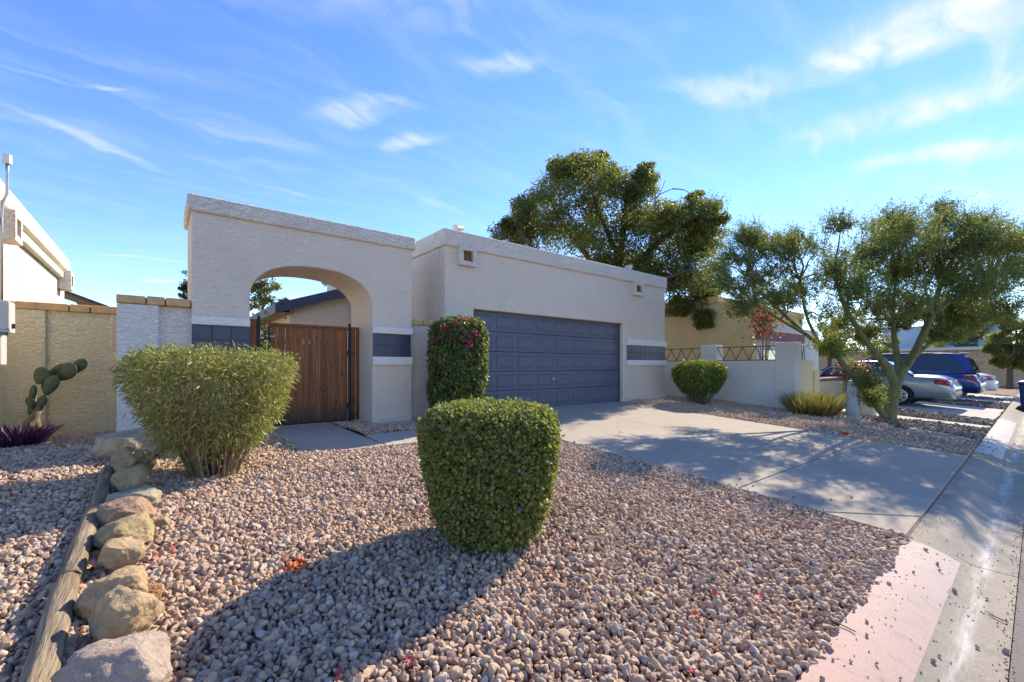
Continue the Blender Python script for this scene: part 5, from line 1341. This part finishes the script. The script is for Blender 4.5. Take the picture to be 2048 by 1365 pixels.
    for nm_, mt, poly_, dx in spec.get('lamps', []):
        for s_ in (-1, 1):      # lamp cluster lies on the skin and wraps round the rear corner
            m_ = MB()
            for kind_, cs in poly_:      # four corners (a, z) seen from the side or from behind
                na, nb2 = 12, 7; hit = {}
                for i in range(na + 1):
                    for j in range(nb2 + 1):
                        s1, t1 = i / na, j / nb2
                        q_ = [(1 - s1) * (1 - t1) * cs[0][k] + s1 * (1 - t1) * cs[1][k] + s1 * t1 * cs[2][k] + (1 - s1) * t1 * cs[3][k] for k in (0, 1)]
                        if kind_ == 'side': h_ = bvh.ray_cast(Vector((q_[0], s_ * 2, q_[1])), Vector((0, -s_, 0)))
                        else: h_ = bvh.ray_cast(Vector((-1, s_ * q_[0], q_[1])), Vector((1, 0, 0)))
                        if h_[0] is None or (kind_ == 'rear' and h_[0].x > .6): continue
                        nrm = h_[1] if h_[1].dot(Vector((0, s_, 0)) if kind_ == 'side' else Vector((-1, 0, 0))) > 0 else -h_[1]
                        hit[i, j] = (h_[0] + nrm * (.010 if dx == 0 else .014), h_[0] - nrm * .02)
                for i in range(na):
                    for j in range(nb2):
                        ks = [(i, j), (i + 1, j), (i + 1, j + 1), (i, j + 1)]
                        if all(k in hit for k in ks):
                            n0 = len(m_.v); m_.v += [tuple(hit[k][0]) for k in ks] + [tuple(hit[k][1]) for k in ks]
                            m_.f.append((n0, n0 + 1, n0 + 2, n0 + 3))
                            for a1, b1, ed in ((0, 1, j == 0), (1, 2, i == na - 1), (2, 3, j == nb2 - 1), (3, 0, i == 0)):
                                if ed: m_.f.append((n0 + a1, n0 + b1, n0 + b1 + 4, n0 + a1 + 4))
            me_ = m_.mesh(nm_); bm_ = bmesh.new(); bm_.from_mesh(me_); bmesh.ops.remove_doubles(bm_, verts=bm_.verts, dist=.0015); bm_.to_mesh(me_); bm_.free(); me_.shade_smooth(); link(nm_, me_, mt, e)
    ub = MB().box(.5, spec['L'] - .5, -W * .7, W * .7, .16, .34); link('underbody', ub.mesh('underbody'), 'interior_dark', e)
    return e
SW = .93
sedan = dict(L=5.1, w=1.88, r=.325, axles=(1.28, 4.08), belt=.93, roof=1.42,
    body=[(.0, .80, .34, .58, .60), (.03, .90, .28, .64, .66), (.10, .96, .25, .70, .72), (.18, .97, .24, .88, .93), (.5, .99, .24, .93, .985), (1.0, 1., .24, .95, 1.0), (1.6, 1., .24, .95, .98), (2.6, 1., .22, .95, .97), (3.4, 1., .22, .93, .96), (3.9, .99, .23, .88, .93), (4.5, .97, .24, .78, .85), (4.9, .93, .25, .66, .72), (5.06, .86, .28, .56, .60), (5.1, .78, .34, .52, .54)],
    glass=[(.92, .95), (1.10, 1.08), (1.35, 1.25), (1.55, 1.355), (1.75, 1.40), (2.1, 1.42), (2.6, 1.42), (2.95, 1.39), (3.2, 1.28), (3.5, 1.10), (3.75, .95)],
    pillars=[(1.45, .95, 1.72, 1.38, .22), (2.45, .95, 2.42, 1.40, .09), (3.55, .99, 2.98, 1.37, .07)],
    quarter=[[(.98, .94), (1.5, .94), (1.72, 1.36), (1.58, 1.34)]],
    boxes=[('bumper_strip', 'rubber', (-.012, .06, -.62, .62, .50, .53)), ('number_plate', 'pedestal_white', (.075, .10, -.16, .16, .74, .84)), ('side_moulding', 'grey_metal', (1.66, 3.7, .935, .955, .50, .54)), ('side_moulding', 'grey_metal', (1.66, 3.7, -.955, -.935, .50, .54)), ('mirror', 'paint_silver', (3.35, 3.5, .90, 1.08, .95, 1.07)), ('mirror', 'paint_silver', (3.35, 3.5, -1.08, -.90, .95, 1.07)), ('exhaust', 'grey_metal', (.02, .4, .45, .51, .24, .30))],
    lamps=[('tail_lamp', 'lamp_red', [('side', [(.06, .66), (.44, .71), (.48, .84), (.10, .87)]), ('rear', [(.44, .67), (.90, .66), (.90, .87), (.44, .86)])], 0)])
car('sedan', 'silver blue four-door sedan parked tail out beside the palo verde', (18.5 + .94, 2.02, lin(3.2) + .012), sedan, 'paint_silver', 'cars parked along the street')
van = dict(L=5.05, w=1.98, r=.335, axles=(1.02, 4.05), belt=1.0, roof=1.72, roofdrop=.10,
    body=[(.0, .82, .36, .60, .62), (.03, .92, .30, .66, .68), (.10, .97, .27, .72, .74), (.16, .97, .26, .98, 1.02), (.5, .99, .26, 1.0, 1.04), (1.0, 1., .26, 1.0, 1.04), (2.6, 1., .24, 1.0, 1.03), (3.6, 1., .24, .99, 1.02), (4.1, .99, .24, .93, .99), (4.6, .96, .25, .80, .86), (4.92, .90, .27, .66, .70), (5.05, .8, .34, .54, .56)],
    glass=[(.17, 1.0), (.24, 1.25), (.36, 1.52), (.50, 1.655), (.72, 1.70), (1.4, 1.72), (2.4, 1.72), (2.9, 1.70), (3.2, 1.60), (3.7, 1.28), (4.1, 1.02)],
    pillars=[(2.05, 1.02, 2.05, 1.70, .10), (2.95, 1.02, 2.85, 1.69, .09), (3.95, 1.08, 3.0, 1.66, .08)],
    quarter=[[(.17, 1.0), (.46, 1.0), (.48, 1.2), (.62, 1.46), (.95, 1.655), (.72, 1.69), (.50, 1.64), (.36, 1.51), (.24, 1.24)], [(.6, 1.0), (4.0, 1.0), (4.0, 1.06), (.62, 1.06)]],
    boxes=[('number_plate', 'pedestal_white', (.10, .125, -.16, .16, .82, .94)), ('mirror', 'paint_navy', (3.7, 3.85, .95, 1.16, 1.0, 1.15)), ('mirror', 'paint_navy', (3.7, 3.85, -1.16, -.95, 1.0, 1.15)), ('roof_rack', 'black_metal', (.9, 2.8, .56, .60, 1.735, 1.765)), ('roof_rack', 'black_metal', (.9, 2.8, -.60, -.56, 1.735, 1.765)), ('rear_wiper', 'black_metal', (.16, .19, -.3, .2, 1.06, 1.08)), ('spoiler', 'paint_navy', (.36, .6, -.6, .6, 1.70, 1.735))],
    lamps=[('tail_lamp', 'lamp_red', [('side', [(.07, .68), (.20, .70), (.52, .97), (.12, .97)]), ('rear', [(.70, .66), (.95, .66), (.95, .97), (.70, .97)])], 0), ('lamp_band', 'lamp_clear', [('side', [(.12, .90), (.38, .91), (.44, .945), (.13, .945)])], 1)])
car('minivan', 'dark blue minivan parked tail out beyond the silver sedan', (22.5 + .99, 1.80, lin(3.2) + .03), van, 'paint_navy', 'cars parked along the street')
sd2 = dict(sedan); sd2['lamps'] = [('tail_lamp', 'lamp_red', [('side', [(.06, .68), (.36, .68), (.16, .86), (.10, .86)]), ('rear', [(.30, .68), (.90, .68), (.88, .86), (.60, .86)])], 0)]
sd2['boxes'] = [b for b in sedan['boxes'] if b[0] != 'mirror'] + [('mirror', 'paint_white', (3.35, 3.5, .90, 1.08, .95, 1.07)), ('mirror', 'paint_white', (3.35, 3.5, -1.08, -.90, .95, 1.07))]
car('sedan', 'white car parked farthest down the row behind the blue minivan', (26.6 + .94, 1.72, lin(3.0) + .03), sd2, 'paint_white', 'cars parked along the street')

# ------------------------------------------------------------------ fallen petals and twigs
for i, (px, py, where) in enumerate([(350, 1105, 'beside the rock edging'), (311, 1127, 'right beside the square-topped rock'), (160, 1179, 'at the joint of the two logs'), (30, 1001, 'left of the far log in shade'), (831, 1151, "in the round bush's shadow"), (1103, 1147, 'right of the round bush in sun'),
                                     (1526, 1050, 'near the driveway edge'), (1519, 1199, 'near the pink kerb'), (1427, 1196, 'on sunny gravel towards the kerb'), (817, 1338, 'at the bottom edge below the bush'), (1383, 1352, 'at the bottom edge towards the kerb'), (680, 1356, 'at the bottom edge left of centre'), (1389, 1240, 'on sunny gravel below the driveway corner')]):
    p = at_gnd(px, py); n_ = 5
    me = leaf_mesh('fallen_petal', RNG.normal(size=(n_, 3)) * .008, RNG.normal(size=(n_, 3)) * np.array([1, 1, .4]), .024, .009, RNG.uniform(size=n_), True, .5)
    o = link('fallen_petal', me, 'petal_red', None, (p[0], p[1], gz(p[0], p[1]) + .032)); tag(o, 'fallen red petal ' + where, 'petal', 'fallen bougainvillea petals')
for i, (px, py, ang_, ln_, where) in enumerate([(1385, 940, .3, .28, 'on the driveway below the tree shadow'), (1655, 1235, 1.2, .3, 'across the pink kerb'), (1990, 1210, .9, .12, 'in the gutter')]):
    p = at_gnd(px, py); z0 = dz(p[0], p[1]) + .006 if i == 0 else (lin(kerb_y(p[0])) + (.010 if i == 1 else -.105))
    d = Vector((math.cos(ang_), math.sin(ang_), 0)) * ln_ / 2; s_ = Vector((-d.y, d.x, 0)); c_ = Vector((p[0], p[1], z0))
    m_ = MB().tube([c_ - d, c_ - d * .3 + s_ * .08, c_ + d * .4 - s_ * .04, c_ + d], [.004, .004, .003, .002], 5); m_.tube([c_ - d * .1 + s_ * .06, c_ + d * .3 + s_ * .35], [.003, .0015], 5)
    tag(m_.build('fallen_twig', 'twig_brown', None, origin=tuple(c_)), 'thin fallen twig ' + where, 'twig', 'fallen twigs')
